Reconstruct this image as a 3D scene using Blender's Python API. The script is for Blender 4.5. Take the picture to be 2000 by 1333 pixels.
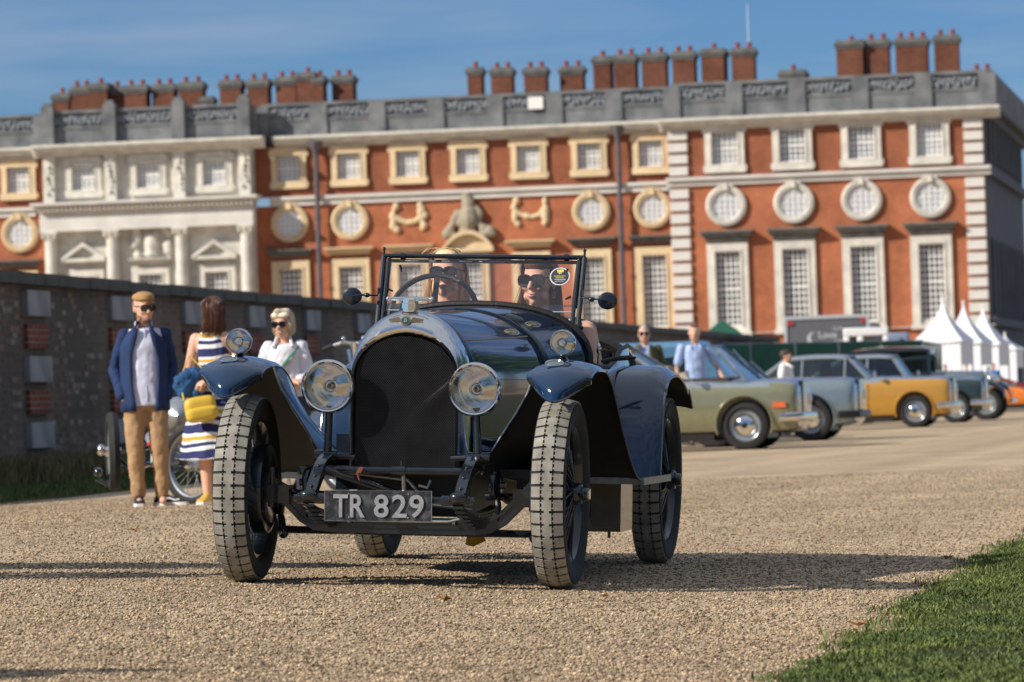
import bpy, bmesh, math, random
import numpy as np
from mathutils import Vector, Matrix
random.seed(7); np.random.seed(7)
for o in list(bpy.data.objects): bpy.data.objects.remove(o)
sc = bpy.context.scene; COL = sc.collection
R = math.radians
# ---------------------------------------------------------------- camera, world, sun
FPX, EYE, ROLL, HZ = 9500.0, 0.80, 0.034, 787.0      # focal length in photo pixels, eye height, roll, horizon row
cam_d = bpy.data.cameras.new('camera'); cam = bpy.data.objects.new('camera', cam_d); COL.objects.link(cam)
cam_d.sensor_width = 36.0; cam_d.lens = FPX / 2000.0 * 36.0
cam_d.clip_start = 0.5; cam_d.clip_end = 3000.0
pitch = math.atan((HZ - 666.5) / FPX)
cam.matrix_world = Matrix.Translation((0, 0, EYE)) @ Matrix.Rotation(R(90) + pitch, 4, 'X') @ Matrix.Rotation(-ROLL, 4, 'Z')
cam_d.dof.use_dof = True; cam_d.dof.focus_distance = 21.9; cam_d.dof.aperture_fstop = 7.8
sc.camera = cam
SUN_AZ, SUN_EL = R(64), R(31)                        # light comes from the left and behind the camera
sd = Vector((-math.sin(SUN_AZ) * math.cos(SUN_EL), -math.cos(SUN_AZ) * math.cos(SUN_EL), math.sin(SUN_EL)))
sun_d = bpy.data.lights.new('sun', 'SUN'); sun = bpy.data.objects.new('sun', sun_d); COL.objects.link(sun)
sun_d.energy = 5.0; sun_d.angle = R(0.5); sun_d.color = (1.0, 0.93, 0.82)
sun.rotation_euler = sd.to_track_quat('Z', 'Y').to_euler()
world = bpy.data.worlds.new('World'); sc.world = world; world.use_nodes = True
nt = world.node_tree; nt.nodes.clear()
wo = nt.nodes.new('ShaderNodeOutputWorld'); bg = nt.nodes.new('ShaderNodeBackground'); bg.inputs[1].default_value = 0.075
sky = nt.nodes.new('ShaderNodeTexSky'); sky.sky_type = 'NISHITA'; sky.sun_disc = False
sky.sun_elevation = SUN_EL; sky.sun_rotation = math.atan2(sd.x, sd.y)
sky.altitude = 1500; sky.air_density = 1.0; sky.dust_density = 0.15; sky.ozone_density = 3.0
tint = nt.nodes.new('ShaderNodeMix'); tint.data_type = 'RGBA'; tint.blend_type = 'MULTIPLY'; tint.inputs[0].default_value = 1.0
tint.inputs[7].default_value = (0.45, 0.66, 0.96, 1)
nt.links.new(sky.outputs[0], tint.inputs[6])
tc = nt.nodes.new('ShaderNodeTexCoord'); mp = nt.nodes.new('ShaderNodeMapping'); mp.inputs[3].default_value = (7, 7, 60); mp.inputs[2].default_value = (0.0, 0.05, 0)
nz = nt.nodes.new('ShaderNodeTexNoise'); nz.inputs['Scale'].default_value = 1.0; nz.inputs['Detail'].default_value = 6; nz.inputs['Roughness'].default_value = 0.55
rmp = nt.nodes.new('ShaderNodeMapRange'); rmp.inputs[1].default_value = 0.42; rmp.inputs[2].default_value = 0.75; rmp.inputs[4].default_value = 0.42
cl = nt.nodes.new('ShaderNodeMix'); cl.data_type = 'RGBA'; cl.inputs[7].default_value = (6.2, 6.9, 8.0, 1)
nt.links.new(tc.outputs['Generated'], mp.inputs[0]); nt.links.new(mp.outputs[0], nz.inputs['Vector']); sxyz = nt.nodes.new('ShaderNodeSeparateXYZ'); zr = nt.nodes.new('ShaderNodeMapRange'); zr.inputs[1].default_value = .15; zr.inputs[2].default_value = 1.0; zr.inputs[4].default_value = .34; adz = nt.nodes.new('ShaderNodeMath')
nt.links.new(tc.outputs['Generated'], sxyz.inputs[0]); nt.links.new(sxyz.outputs[2], zr.inputs[0]); nt.links.new(zr.outputs[0], adz.inputs[0]); nt.links.new(nz.outputs[0], adz.inputs[1]); nt.links.new(adz.outputs[0], rmp.inputs[0])
zc = nt.nodes.new('ShaderNodeMapRange'); zc.inputs[1].default_value = .08; zc.inputs[2].default_value = .6; zc.inputs[3].default_value = 1.0; zc.inputs[4].default_value = 2.0; nt.links.new(sxyz.outputs[2], zc.inputs[0]); mz = nt.nodes.new('ShaderNodeMath'); mz.operation = 'MULTIPLY'; mz.use_clamp = True; nt.links.new(zc.outputs[0], mz.inputs[0]); nt.links.new(rmp.outputs[0], mz.inputs[1]); nt.links.new(mz.outputs[0], cl.inputs[0]); nt.links.new(tint.outputs[2], cl.inputs[6])
nt.links.new(cl.outputs[2], bg.inputs[0]); nt.links.new(bg.outputs[0], wo.inputs[0])
sc.view_settings.view_transform = 'Standard'; sc.view_settings.look = 'None'; sc.view_settings.exposure = 0.1; sc.view_settings.gamma = 1.0
sc.render.engine = 'CYCLES'; sc.cycles.use_denoising = True
sc.cycles.max_bounces = 8; sc.cycles.transparent_max_bounces = 16; sc.cycles.caustics_reflective = False; sc.cycles.caustics_refractive = False
sc.cycles.sample_clamp_indirect = 6.0

# ---------------------------------------------------------------- helpers
def corr(x, y): return x - ROLL * (y - 666.5), y + ROLL * (x - 1000.0)
def W(x, y, D):
    a, b = corr(x, y); s = FPX / D
    return Vector(((a - 1000.0) / s, D, EYE + (HZ - b) / s))
def sstep(t): t = min(1, max(0, t)); return t * t * (3 - 2 * t)
def gz(X, D):
    c = 0.048 * (1 - sstep((D - 25.5) / 24.0))
    xc = max(-2.4, min(1.4, -0.53 + 0.18 * (D - 21.8)))
    return -c * max(-3.6, min(3.4, X - xc))

MATS = {}
def M(name, col, rough=0.6, metal=0.0, var=0.12, scale=12.0, bump=0.0, bscale=60.0, coat=0.0, col2=None, spec=0.5, island=0.0, detail=4.0, trans=0.0):
    if name in MATS: return MATS[name]
    m = bpy.data.materials.new(name); m.use_nodes = True; MATS[name] = m
    t = m.node_tree; b = t.nodes['Principled BSDF']
    b.inputs['Roughness'].default_value = rough; b.inputs['Metallic'].default_value = metal
    b.inputs['Coat Weight'].default_value = coat; b.inputs['Coat Roughness'].default_value = 0.04
    b.inputs['Specular IOR Level'].default_value = spec
    if trans: b.inputs['Transmission Weight'].default_value = trans
    if col2 is None: col2 = tuple(max(0, c * (1 - var)) for c in col); col = tuple(min(1, c * (1 + var)) for c in col)
    tcn = t.nodes.new('ShaderNodeTexCoord'); n = t.nodes.new('ShaderNodeTexNoise'); n.inputs['Scale'].default_value = scale; n.inputs['Detail'].default_value = detail
    t.links.new(tcn.outputs['Object'], n.inputs['Vector'])
    r = t.nodes.new('ShaderNodeMapRange'); r.inputs[1].default_value = 0.3; r.inputs[2].default_value = 0.7
    t.links.new(n.outputs[0], r.inputs[0])
    mx = t.nodes.new('ShaderNodeMix'); mx.data_type = 'RGBA'; mx.inputs[6].default_value = (*col2, 1); mx.inputs[7].default_value = (*col, 1)
    t.links.new(r.outputs[0], mx.inputs[0]); out = mx.outputs[2]
    if island > 0:
        g = t.nodes.new('ShaderNodeNewGeometry'); hs = t.nodes.new('ShaderNodeHueSaturation')
        mr = t.nodes.new('ShaderNodeMapRange'); mr.inputs[3].default_value = 1 - island; mr.inputs[4].default_value = 1 + island
        t.links.new(g.outputs['Random Per Island'], mr.inputs[0]); t.links.new(mr.outputs[0], hs.inputs['Value']); t.links.new(out, hs.inputs['Color']); out = hs.outputs[0]
    t.links.new(out, b.inputs['Base Color'])
    if bump > 0:
        n2 = t.nodes.new('ShaderNodeTexNoise'); n2.inputs['Scale'].default_value = bscale; n2.inputs['Detail'].default_value = 5
        bp = t.nodes.new('ShaderNodeBump'); bp.inputs['Strength'].default_value = bump; bp.inputs['Distance'].default_value = 0.02
        t.links.new(tcn.outputs['Object'], n2.inputs['Vector']); t.links.new(n2.outputs[0], bp.inputs['Height']); t.links.new(bp.outputs[0], b.inputs['Normal'])
    return m
def M_brick(name, c1, c2, mortar, bw, bh, off=(0, 0), axis='xz', patch=None):
    m = bpy.data.materials.new(name); m.use_nodes = True; MATS[name] = m; t = m.node_tree; b = t.nodes['Principled BSDF']; b.inputs['Roughness'].default_value = 0.88
    b.inputs['Specular IOR Level'].default_value = 0.2
    tcn = t.nodes.new('ShaderNodeTexCoord'); sp = t.nodes.new('ShaderNodeSeparateXYZ'); cb = t.nodes.new('ShaderNodeCombineXYZ')
    t.links.new(tcn.outputs['Object'], sp.inputs[0]); t.links.new(sp.outputs['X' if axis == 'xz' else 'Y'], cb.inputs[0]); t.links.new(sp.outputs['Z'], cb.inputs[1])
    bk = t.nodes.new('ShaderNodeTexBrick'); bk.inputs['Scale'].default_value = 1.0; bk.inputs['Brick Width'].default_value = bw; bk.inputs['Row Height'].default_value = bh
    bk.inputs['Mortar Size'].default_value = 0.009; bk.inputs['Color1'].default_value = (*c1, 1); bk.inputs['Color2'].default_value = (*c2, 1); bk.inputs['Mortar'].default_value = (*mortar, 1)
    t.links.new(cb.outputs[0], bk.inputs['Vector'])
    n = t.nodes.new('ShaderNodeTexNoise'); n.inputs['Scale'].default_value = 0.45; n.inputs['Detail'].default_value = 10; n.inputs['Roughness'].default_value = 0.72
    t.links.new(tcn.outputs['Object'], n.inputs['Vector'])
    mr = t.nodes.new('ShaderNodeMapRange'); mr.inputs[1].default_value = 0.3; mr.inputs[2].default_value = 0.7; mr.inputs[3].default_value = 0.62; mr.inputs[4].default_value = 1.28
    t.links.new(n.outputs[0], mr.inputs[0]); hs = t.nodes.new('ShaderNodeHueSaturation'); t.links.new(mr.outputs[0], hs.inputs['Value']); t.links.new(bk.outputs[0], hs.inputs['Color'])
    out = hs.outputs[0]
    if patch:
        n3 = t.nodes.new('ShaderNodeTexNoise'); n3.inputs['Scale'].default_value = 0.35; n3.inputs['Detail'].default_value = 6
        t.links.new(tcn.outputs['Object'], n3.inputs['Vector']); m3 = t.nodes.new('ShaderNodeMapRange'); m3.inputs[1].default_value = 0.48; m3.inputs[2].default_value = 0.66; m3.inputs[4].default_value = 0.8
        t.links.new(n3.outputs[0], m3.inputs[0]); mx = t.nodes.new('ShaderNodeMix'); mx.data_type = 'RGBA'; mx.inputs[7].default_value = (*patch, 1)
        t.links.new(m3.outputs[0], mx.inputs[0]); t.links.new(out, mx.inputs[6]); out = mx.outputs[2]
    t.links.new(out, b.inputs['Base Color'])
    bp = t.nodes.new('ShaderNodeBump'); bp.inputs['Strength'].default_value = 0.4; bp.inputs['Distance'].default_value = 0.01; bp.invert = True
    t.links.new(bk.outputs['Fac'], bp.inputs['Height']); t.links.new(bp.outputs[0], b.inputs['Normal'])
    return m
def M_glass(name, tintc=(0.85, 0.93, 0.95), refl=0.12, alpha=0.85):
    m = bpy.data.materials.new(name); m.use_nodes = True; MATS[name] = m; t = m.node_tree; t.nodes.clear()
    o = t.nodes.new('ShaderNodeOutputMaterial'); tr = t.nodes.new('ShaderNodeBsdfTransparent'); tr.inputs[0].default_value = (*[c * alpha for c in tintc], 1)
    gl = t.nodes.new('ShaderNodeBsdfGlossy'); gl.inputs['Roughness'].default_value = 0.02; mx = t.nodes.new('ShaderNodeMixShader')
    fr = t.nodes.new('ShaderNodeFresnel'); fr.inputs[0].default_value = 1.5; ad = t.nodes.new('ShaderNodeMath'); ad.operation = 'ADD'; ad.inputs[1].default_value = refl; ad.use_clamp = True
    t.links.new(fr.outputs[0], ad.inputs[0]); t.links.new(ad.outputs[0], mx.inputs[0]); t.links.new(tr.outputs[0], mx.inputs[1]); t.links.new(gl.outputs[0], mx.inputs[2]); t.links.new(mx.outputs[0], o.inputs[0])
    return m

class MB:
    def __init__(s): s.v = []; s.f = []
    def add(s, vs, fs):
        n = len(s.v); s.v += [tuple(v) for v in vs]; s.f += [tuple(i + n for i in f) for f in fs]; return s
    def box(s, c, d, rot=None, taper=1.0):
        hx, hy, hz = d[0] / 2, d[1] / 2, d[2] / 2
        vs = [Vector((x * (taper if z > 0 else 1), y * (taper if z > 0 else 1), z)) for x, y, z in ((-hx, -hy, -hz), (hx, -hy, -hz), (hx, hy, -hz), (-hx, hy, -hz), (-hx, -hy, hz), (hx, -hy, hz), (hx, hy, hz), (-hx, hy, hz))]
        if rot is not None: vs = [rot @ v for v in vs]
        c = Vector(c); return s.add([v + c for v in vs], [(0, 3, 2, 1), (4, 5, 6, 7), (0, 1, 5, 4), (1, 2, 6, 5), (2, 3, 7, 6), (3, 0, 4, 7)])
    def bb(s, x0, x1, y0, y1, z0, z1): return s.box(((x0 + x1) / 2, (y0 + y1) / 2, (z0 + z1) / 2), (abs(x1 - x0), abs(y1 - y0), abs(z1 - z0)))
    def rings(s, rs, closed=True, caps=True, flip=False):
        n = len(rs[0]); base = len(s.v); fs = []
        vs = [p for r in rs for p in r]
        for i in range(len(rs) - 1):
            for j in range(n if closed else n - 1):
                a = i * n + j; b = i * n + (j + 1) % n
                fs.append((a, b, b + n, a + n) if not flip else (a, a + n, b + n, b))
        if caps and closed:
            fs.append(tuple(range(n))[::-1] if not flip else tuple(range(n))); k = (len(rs) - 1) * n
            fs.append(tuple(range(k, k + n)) if not flip else tuple(range(k, k + n))[::-1])
        return s.add(vs, fs)
    def cyl(s, p0, p1, r0, r1=None, n=12, caps=True): return s.tube([p0, p1], [r0, r0 if r1 is None else r1], n, caps)
    def tube(s, path, r, n=8, caps=True, closed=False, flat=None):
        P = [Vector(p) for p in path]; k = len(P)
        if not hasattr(r, '__len__'): r = [r] * k
        T = []
        for i in range(k):
            if closed: d = P[(i + 1) % k] - P[i - 1]
            else: d = P[min(i + 1, k - 1)] - P[max(i - 1, 0)]
            T.append(d.normalized() if d.length > 1e-9 else Vector((0, 0, 1)))
        up = Vector((0, 0, 1)) if abs(T[0].z) < 0.9 else Vector((1, 0, 0))
        u = (up - T[0] * up.dot(T[0])).normalized(); rs = []
        for i in range(k):
            u = (u - T[i] * u.dot(T[i])); u = u.normalized() if u.length > 1e-6 else Vector((1, 0, 0)); w = T[i].cross(u)
            fu, fw = (1, 1) if flat is None else flat
            rs.append([P[i] + (u * math.cos(2 * math.pi * j / n) * fu + w * math.sin(2 * math.pi * j / n) * fw) * r[i] for j in range(n)])
        if closed: rs.append(rs[0]); return s.rings(rs, True, False)
        return s.rings(rs, True, caps)
    def lathe(s, prof, o=(0, 0, 0), ax=(0, 0, 1), n=24, caps=False):
        ax = Vector(ax).normalized(); up = Vector((0, 0, 1)) if abs(ax.z) < 0.9 else Vector((1, 0, 0)); u = (up - ax * up.dot(ax)).normalized(); w = ax.cross(u); o = Vector(o)
        return s.rings([[o + ax * h + (u * math.cos(2 * math.pi * j / n) + w * math.sin(2 * math.pi * j / n)) * rr for j in range(n)] for rr, h in prof], True, caps)
    def ell(s, c, r, n=12, m=8, rot=None):
        c = Vector(c); rs = []
        for i in range(m + 1):
            a = -math.pi / 2 + math.pi * i / m; a = max(-1.5, min(1.5, a))
            ring = [Vector((math.cos(a) * math.cos(2 * math.pi * j / n) * r[0], math.cos(a) * math.sin(2 * math.pi * j / n) * r[1], math.sin(a) * r[2])) for j in range(n)]
            if rot is not None: ring = [rot @ p for p in ring]
            rs.append([p + c for p in ring])
        return s.rings(rs, True, True)
    def prism(s, poly, fn, d0, d1):
        n = len(poly); vs = [fn(p, d0) for p in poly] + [fn(p, d1) for p in poly]
        fs = [tuple(range(n))[::-1], tuple(range(n, 2 * n))] + [(i, (i + 1) % n, n + (i + 1) % n, n + i) for i in range(n)]
        return s.add(vs, fs)
    def grid(s, rows): return s.rings(rows, closed=False, caps=False)
    def mirror(s):
        n = len(s.v); vs = [(-x, y, z) for x, y, z in s.v]; fs = [tuple(i + n for i in f[::-1]) for f in s.f]
        s.v += vs; s.f += fs; return s
    def mesh(s, name, smooth=35):
        me = bpy.data.meshes.new(name); me.from_pydata(s.v, [], s.f); me.validate()
        bm = bmesh.new(); bm.from_mesh(me); bmesh.ops.recalc_face_normals(bm, faces=bm.faces); bm.to_mesh(me); bm.free()
        if smooth:
            me.shade_smooth(); me.set_sharp_from_angle(angle=R(smooth))
        return me
    def build(s, name, mat, parent=None, smooth=35, **kw):
        return link(name, s.mesh(name, smooth), mat, parent, **kw)
def link(name, me, mat, parent=None, label=None, cat=None, group=None, kind=None, loc=None, thick=0, bevel=0, sub=0):
    o = bpy.data.objects.new(name, me); COL.objects.link(o)
    if mat is not None and len(me.materials) == 0: me.materials.append(mat)
    if parent is not None: o.parent = parent
    if loc is not None: o.location = loc
    tag(o, label, cat, group, kind)
    if sub: md = o.modifiers.new('s', 'SUBSURF'); md.levels = sub; md.render_levels = sub
    if thick: md = o.modifiers.new('t', 'SOLIDIFY'); md.thickness = thick; md.offset = 0
    if bevel: md = o.modifiers.new('b', 'BEVEL'); md.width = bevel; md.segments = 2; md.limit_method = 'ANGLE'
    return o
def tag(o, label=None, cat=None, group=None, kind=None):
    if label: o['label'] = label
    if cat: o['category'] = cat
    if group: o['group'] = group
    if kind: o['kind'] = kind
    return o
def empty(name, loc=(0, 0, 0), rot=(0, 0, 0), label=None, cat=None, group=None):
    o = bpy.data.objects.new(name, None); COL.objects.link(o); o.location = loc; o.rotation_euler = rot; o.empty_display_size = 0.1
    return tag(o, label, cat, group)
def dup(o, parent=None, label=None, group=None, loc=None, rot=None):
    c = o.copy(); COL.objects.link(c)
    if parent is not None: c.parent = parent
    if loc is not None: c.location = loc
    if rot is not None: c.rotation_euler = rot
    if label: c['label'] = label
    if group: c['group'] = group
    for ch in [x for x in bpy.data.objects if x.parent == o]: dup(ch, c)
    return c
def fuse(mb, voxel, smooth=4):
    """union of overlapping closed shapes as one continuous skin"""
    me = mb.mesh('tmp', 0); o = bpy.data.objects.new('tmp', me); COL.objects.link(o)
    md = o.modifiers.new('r', 'REMESH'); md.mode = 'VOXEL'; md.voxel_size = voxel
    if smooth: ms = o.modifiers.new('s', 'SMOOTH'); ms.iterations = smooth; ms.factor = 0.5
    dg = bpy.context.evaluated_depsgraph_get(); dg.update()
    out = bpy.data.meshes.new_from_object(o.evaluated_get(dg)); bpy.data.objects.remove(o); out.shade_smooth(); return out
def spline(pts, n=6):
    """Catmull-Rom through points (tuples of any length)"""
    P = [np.array(p, float) for p in pts]; P = [2 * P[0] - P[1]] + P + [2 * P[-1] - P[-2]]; out = []
    for i in range(1, len(P) - 2):
        for j in range(n):
            t = j / n; a, b, c, d = P[i - 1], P[i], P[i + 1], P[i + 2]
            out.append(tuple(0.5 * (2 * b + (c - a) * t + (2 * a - 5 * b + 4 * c - d) * t * t + (3 * b - a - 3 * c + d) * t ** 3)))
    out.append(tuple(P[-2])); return out
FONT = None
def text_mesh(txt, size, depth, space=1.0):
    cu = bpy.data.curves.new('txt', 'FONT'); cu.body = txt; cu.size = size; cu.extrude = depth; cu.align_x = 'CENTER'; cu.align_y = 'CENTER'; cu.space_character = space; cu.resolution_u = 4; cu.offset = size * .018
    o = bpy.data.objects.new('txt', cu); COL.objects.link(o); dg = bpy.context.evaluated_depsgraph_get(); dg.update()
    me = bpy.data.meshes.new_from_object(o.evaluated_get(dg)); bpy.data.objects.remove(o); return me
def text_obj(txt, size, depth, mat, parent, loc, rot, name='lettering', sx=1.0, space=1.0, bold=0.0):
    me = text_mesh(txt, size, depth, space)
    if bold:
        bm = bmesh.new(); bm.from_mesh(me); bm.to_mesh(me); bm.free()
    me.transform(Matrix.LocRotScale(Vector(loc), Matrix.Rotation(0, 3, 'X').to_quaternion(), Vector((1, 1, 1))) @ rot.to_4x4() @ Matrix.Diagonal((sx, 1, 1, 1)))
    me.materials.clear(); return link(name, me, mat, parent)

# ---------------------------------------------------------------- ground
def M_gravel():
    m = bpy.data.materials.new('gravel'); m.use_nodes = True; t = m.node_tree; b = t.nodes['Principled BSDF']; b.inputs['Roughness'].default_value = 0.9; b.inputs['Specular IOR Level'].default_value = 0.2
    tcn = t.nodes.new('ShaderNodeTexCoord'); v = t.nodes.new('ShaderNodeTexVoronoi'); v.inputs['Scale'].default_value = 85.0
    t.links.new(tcn.outputs['Object'], v.inputs['Vector']); cr = t.nodes.new('ShaderNodeValToRGB'); sp = t.nodes.new('ShaderNodeSeparateColor')
    t.links.new(v.outputs['Color'], sp.inputs[0]); t.links.new(sp.outputs[0], cr.inputs[0])
    e = cr.color_ramp.elements; e[0].position = 0; e[0].color = (0.27, 0.21, 0.145, 1); e[1].position = 1; e[1].color = (0.84, 0.68, 0.48, 1)
    for p, c in ((0.25, (0.57, 0.40, 0.235)), (0.5, (0.69, 0.50, 0.30)), (0.7, (0.45, 0.39, 0.32)), (0.88, (0.71, 0.54, 0.355))):
        x = e.new(p); x.color = (*c, 1)
    n = t.nodes.new('ShaderNodeTexNoise'); n.inputs['Scale'].default_value = 0.7; n.inputs['Detail'].default_value = 7; t.links.new(tcn.outputs['Object'], n.inputs['Vector'])
    mr = t.nodes.new('ShaderNodeMapRange'); mr.inputs[1].default_value = 0.3; mr.inputs[2].default_value = 0.7; mr.inputs[3].default_value = 0.62; mr.inputs[4].default_value = 0.98
    t.links.new(n.outputs[0], mr.inputs[0]); hs = t.nodes.new('ShaderNodeHueSaturation'); t.links.new(mr.outputs[0], hs.inputs['Value']); t.links.new(cr.outputs[0], hs.inputs['Color']); t.links.new(hs.outputs[0], b.inputs['Base Color'])
    sx = t.nodes.new('ShaderNodeSeparateXYZ'); t.links.new(tcn.outputs['Object'], sx.inputs[0]); m1 = t.nodes.new('ShaderNodeMath'); m1.operation = 'MULTIPLY_ADD'; m1.inputs[1].default_value = -.17; t.links.new(sx.outputs[1], m1.inputs[0]); t.links.new(sx.outputs[0], m1.inputs[2])
    cbx = t.nodes.new('ShaderNodeCombineXYZ'); t.links.new(m1.outputs[0], cbx.inputs[0]); n4 = t.nodes.new('ShaderNodeTexNoise'); n4.inputs['Scale'].default_value = 1.1; n4.inputs['Detail'].default_value = 4; t.links.new(cbx.outputs[0], n4.inputs['Vector'])
    r4 = t.nodes.new('ShaderNodeMapRange'); r4.inputs[1].default_value = .35; r4.inputs[2].default_value = .65; r4.inputs[3].default_value = .84; r4.inputs[4].default_value = 1.12; t.links.new(n4.outputs[0], r4.inputs[0]); h2 = t.nodes.new('ShaderNodeHueSaturation'); t.links.new(hs.outputs[0], h2.inputs['Color']); t.links.new(r4.outputs[0], h2.inputs['Value']); t.links.new(h2.outputs[0], b.inputs['Base Color'])
    bp = t.nodes.new('ShaderNodeBump'); bp.invert = True; bp.inputs['Strength'].default_value = 0.6; bp.inputs['Distance'].default_value = 0.006
    t.links.new(v.outputs['Distance'], bp.inputs['Height']); t.links.new(bp.outputs[0], b.inputs['Normal']); return m
gravel = M_gravel()
def sheet(name, xs, ds, mat, dz=0.0, inside=None, kind='structure', **kw):
    mb = MB(); rows = []
    for d in ds:
        rows.append([(x, d, gz(x, d) + dz) for x in xs(d)])
    mb.grid(rows); return mb.build(name, mat, kind=kind, smooth=60, **kw)
XB = [-700, -120, -40, -16, -8, -6, -5, -4.2, -3.6, -3, -2.4, -1.8, -1.2, -.6, 0, .6, 1.2, 1.8, 2.4, 3, 3.6, 4.2, 5, 7, 12, 30, 90, 700]
DB = [-400, -60, 5, 12] + [13 + i * .8 for i in range(55)] + [60, 75, 100, 150, 230, 400, 2500]
sheet('gravel_ground', lambda d: XB, DB, gravel)
GE = [(.5, 8), (.76, 14), (.92, 15.6), (1.17, 17.3), (1.43, 19.0), (1.96, 22.2), (2.62, 26.5), (3.1, 29.1), (4.9, 36), (9, 48)]
def edge_r(d):
    for (x0, d0), (x1, d1) in zip(GE[:-1], GE[1:]):
        if d <= d1: return x0 + (x1 - x0) * max(0, (d - d0)) / (d1 - d0) + 0.05 * math.sin(d * 2.7) + 0.03 * math.sin(d * 7.1 + 1)
    return 9
soil = M('turf_soil', (0.045, 0.07, 0.018), 0.95, col2=(0.06, 0.05, 0.026), scale=3.0, bump=0.4, bscale=50, spec=0.1)
def lawn_bump(x, d, e): return 0.010 + 0.034 * sstep((x - e) / .30) + .012 * math.sin(x * 3.1 + d) + .01 * math.sin(x * 7 - d * 2.3)
mb = MB(); rows = []
for i in range(90):
    d = 9 + i * .45; e = edge_r(d); rows.append([(e + k, d, gz(e + k, d) + (lawn_bump(e + k, d, e) if j else -.02)) for j, k in enumerate((-.03, .0, .08, .18, .3, .5, .8, 1.2, 1.8, 2.6, 4, 8, 25, 60))])
mb.grid(rows).build('lawn', soil, kind='structure', smooth=60)
grassm = M('grass_blades', (0.15, 0.18, 0.045), 0.65, col2=(0.055, 0.09, 0.024), scale=1.6, detail=8, island=0.6, spec=0.3)
def blades(name, pts, h0, h1, wd, mat, kind='stuff', lean=0.6, kwl=None):
    n = len(pts); P = np.array(pts); a = np.random.rand(n) * 2 * np.pi; h = h0 + (h1 - h0) * np.random.rand(n) ** 1.5
    dx, dy = np.cos(a), np.sin(a); le = lean * np.random.rand(n) * h; w = wd * (.6 + .8 * np.random.rand(n)); b = np.random.rand(n) * 2 * np.pi
    lx, ly = np.cos(b) * le, np.sin(b) * le
    V = np.zeros((n, 5, 3)); V[:, 0] = P + np.stack([-dx * w, -dy * w, 0 * w], 1); V[:, 1] = P + np.stack([dx * w, dy * w, 0 * w], 1)
    V[:, 2] = P + np.stack([dx * w * .8 + lx * .35, dy * w * .8 + ly * .35, h * .6], 1); V[:, 3] = P + np.stack([-dx * w * .8 + lx * .35, -dy * w * .8 + ly * .35, h * .6], 1)
    V[:, 4] = P + np.stack([lx, ly, h], 1)
    me = bpy.data.meshes.new(name); me.vertices.add(n * 5); me.vertices.foreach_set('co', V.reshape(-1))
    idx = np.arange(n)[:, None] * 5; L = np.concatenate([idx + np.array([0, 1, 2, 3]), idx + np.array([3, 2, 4])], 1).reshape(-1)
    me.loops.add(n * 7); me.loops.foreach_set('vertex_index', L.astype(np.int32)); me.polygons.add(n * 2)
    st = (np.arange(n)[:, None] * 7 + np.array([0, 4])).reshape(-1); me.polygons.foreach_set('loop_start', st.astype(np.int32)); me.update(); me.validate()
    return link(name, me, mat, kind=kind, **(kwl or {}))
pts = []
while len(pts) < 120000:
    d = 13.2 + 19 * random.random() ** 1.3; e = edge_r(d); xmax = .112 * d
    x = e - .04 * random.random() ** 2 + (max(.3, xmax - e) + .3) * random.random() ** 1.15
    if math.sin(x * 5.1 + d * 1.3) + math.sin(d * 4.3 - x * 2) + math.sin(x * 11 - d * 3) < -1.35 and random.random() < .85: continue
    pts.append((x, d, gz(x, d) + lawn_bump(x, d, e) - .006))
blades('lawn_grass', pts, .008, .026, .0034, grassm, lean=1.3)
pts = []
for _ in range(3000):
    d = 13.2 + 17 * random.random(); e = edge_r(d); x = e + .02 - .14 * random.random() ** 2.5; pts.append((x, d, gz(x, d)))
for k in range(34):
    d = 13.5 + 17 * random.random(); e = edge_r(d) + random.uniform(-.05, .12)
    for _ in range(60): x = e + random.gauss(0, .03); dd = d + random.gauss(0, .05); pts.append((x, dd, gz(x, dd) + max(0, lawn_bump(x, dd, edge_r(dd)) if x > edge_r(dd) else 0)))
blades('verge_tufts', pts, .015, .042, .003, grassm, lean=1.0)
# left verge below the wall
WX = lambda d: -6.2 + .1505 * (d - 59)                 # line of the garden wall
LE = lambda d: -4.9 + .14 * (d - 46) + .06 * math.sin(d * 1.7)
mb = MB(); rows = []
for i in range(60):
    d = 20 + i * 2.4; a, b = WX(d) + .0, LE(d); b = max(b, a + .6); rows.append([(a + (b - a) * k, d, gz(a + (b - a) * k, d) + (.03 if k < 1 else -.01)) for k in (0, .3, .6, .9, .97, 1)])
mb.grid(rows).build('grass_verge', soil, kind='structure', smooth=60)
pts = []
while len(pts) < 42000:
    d = 40 + 28 * random.random(); a, b = WX(d), LE(d); x = a + (b - a) * random.random()
    if x < -.113 * d - .2: continue
    pts.append((x, d, gz(x, d) + .02))
blades('verge_grass', pts, .02, .07, .008, grassm)
drym = M('dry_stems', (0.26, 0.22, 0.10), 0.8, col2=(0.10, 0.10, 0.035), scale=3, island=.4)
pts = []
while len(pts) < 9000:
    d = 50 + 16 * random.random(); x = WX(d) + .05 + 1.0 * random.random() ** 1.8
    if x < -.113 * d - .2 or math.sin(d * 2.2) + math.sin(d * 5.3 + 1) < -.9 + random.random(): continue
    pts.append((x, d, gz(x, d) + .02))
blades('dry_weeds', pts, .12, .42, .007, drym, lean=.5)
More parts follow.
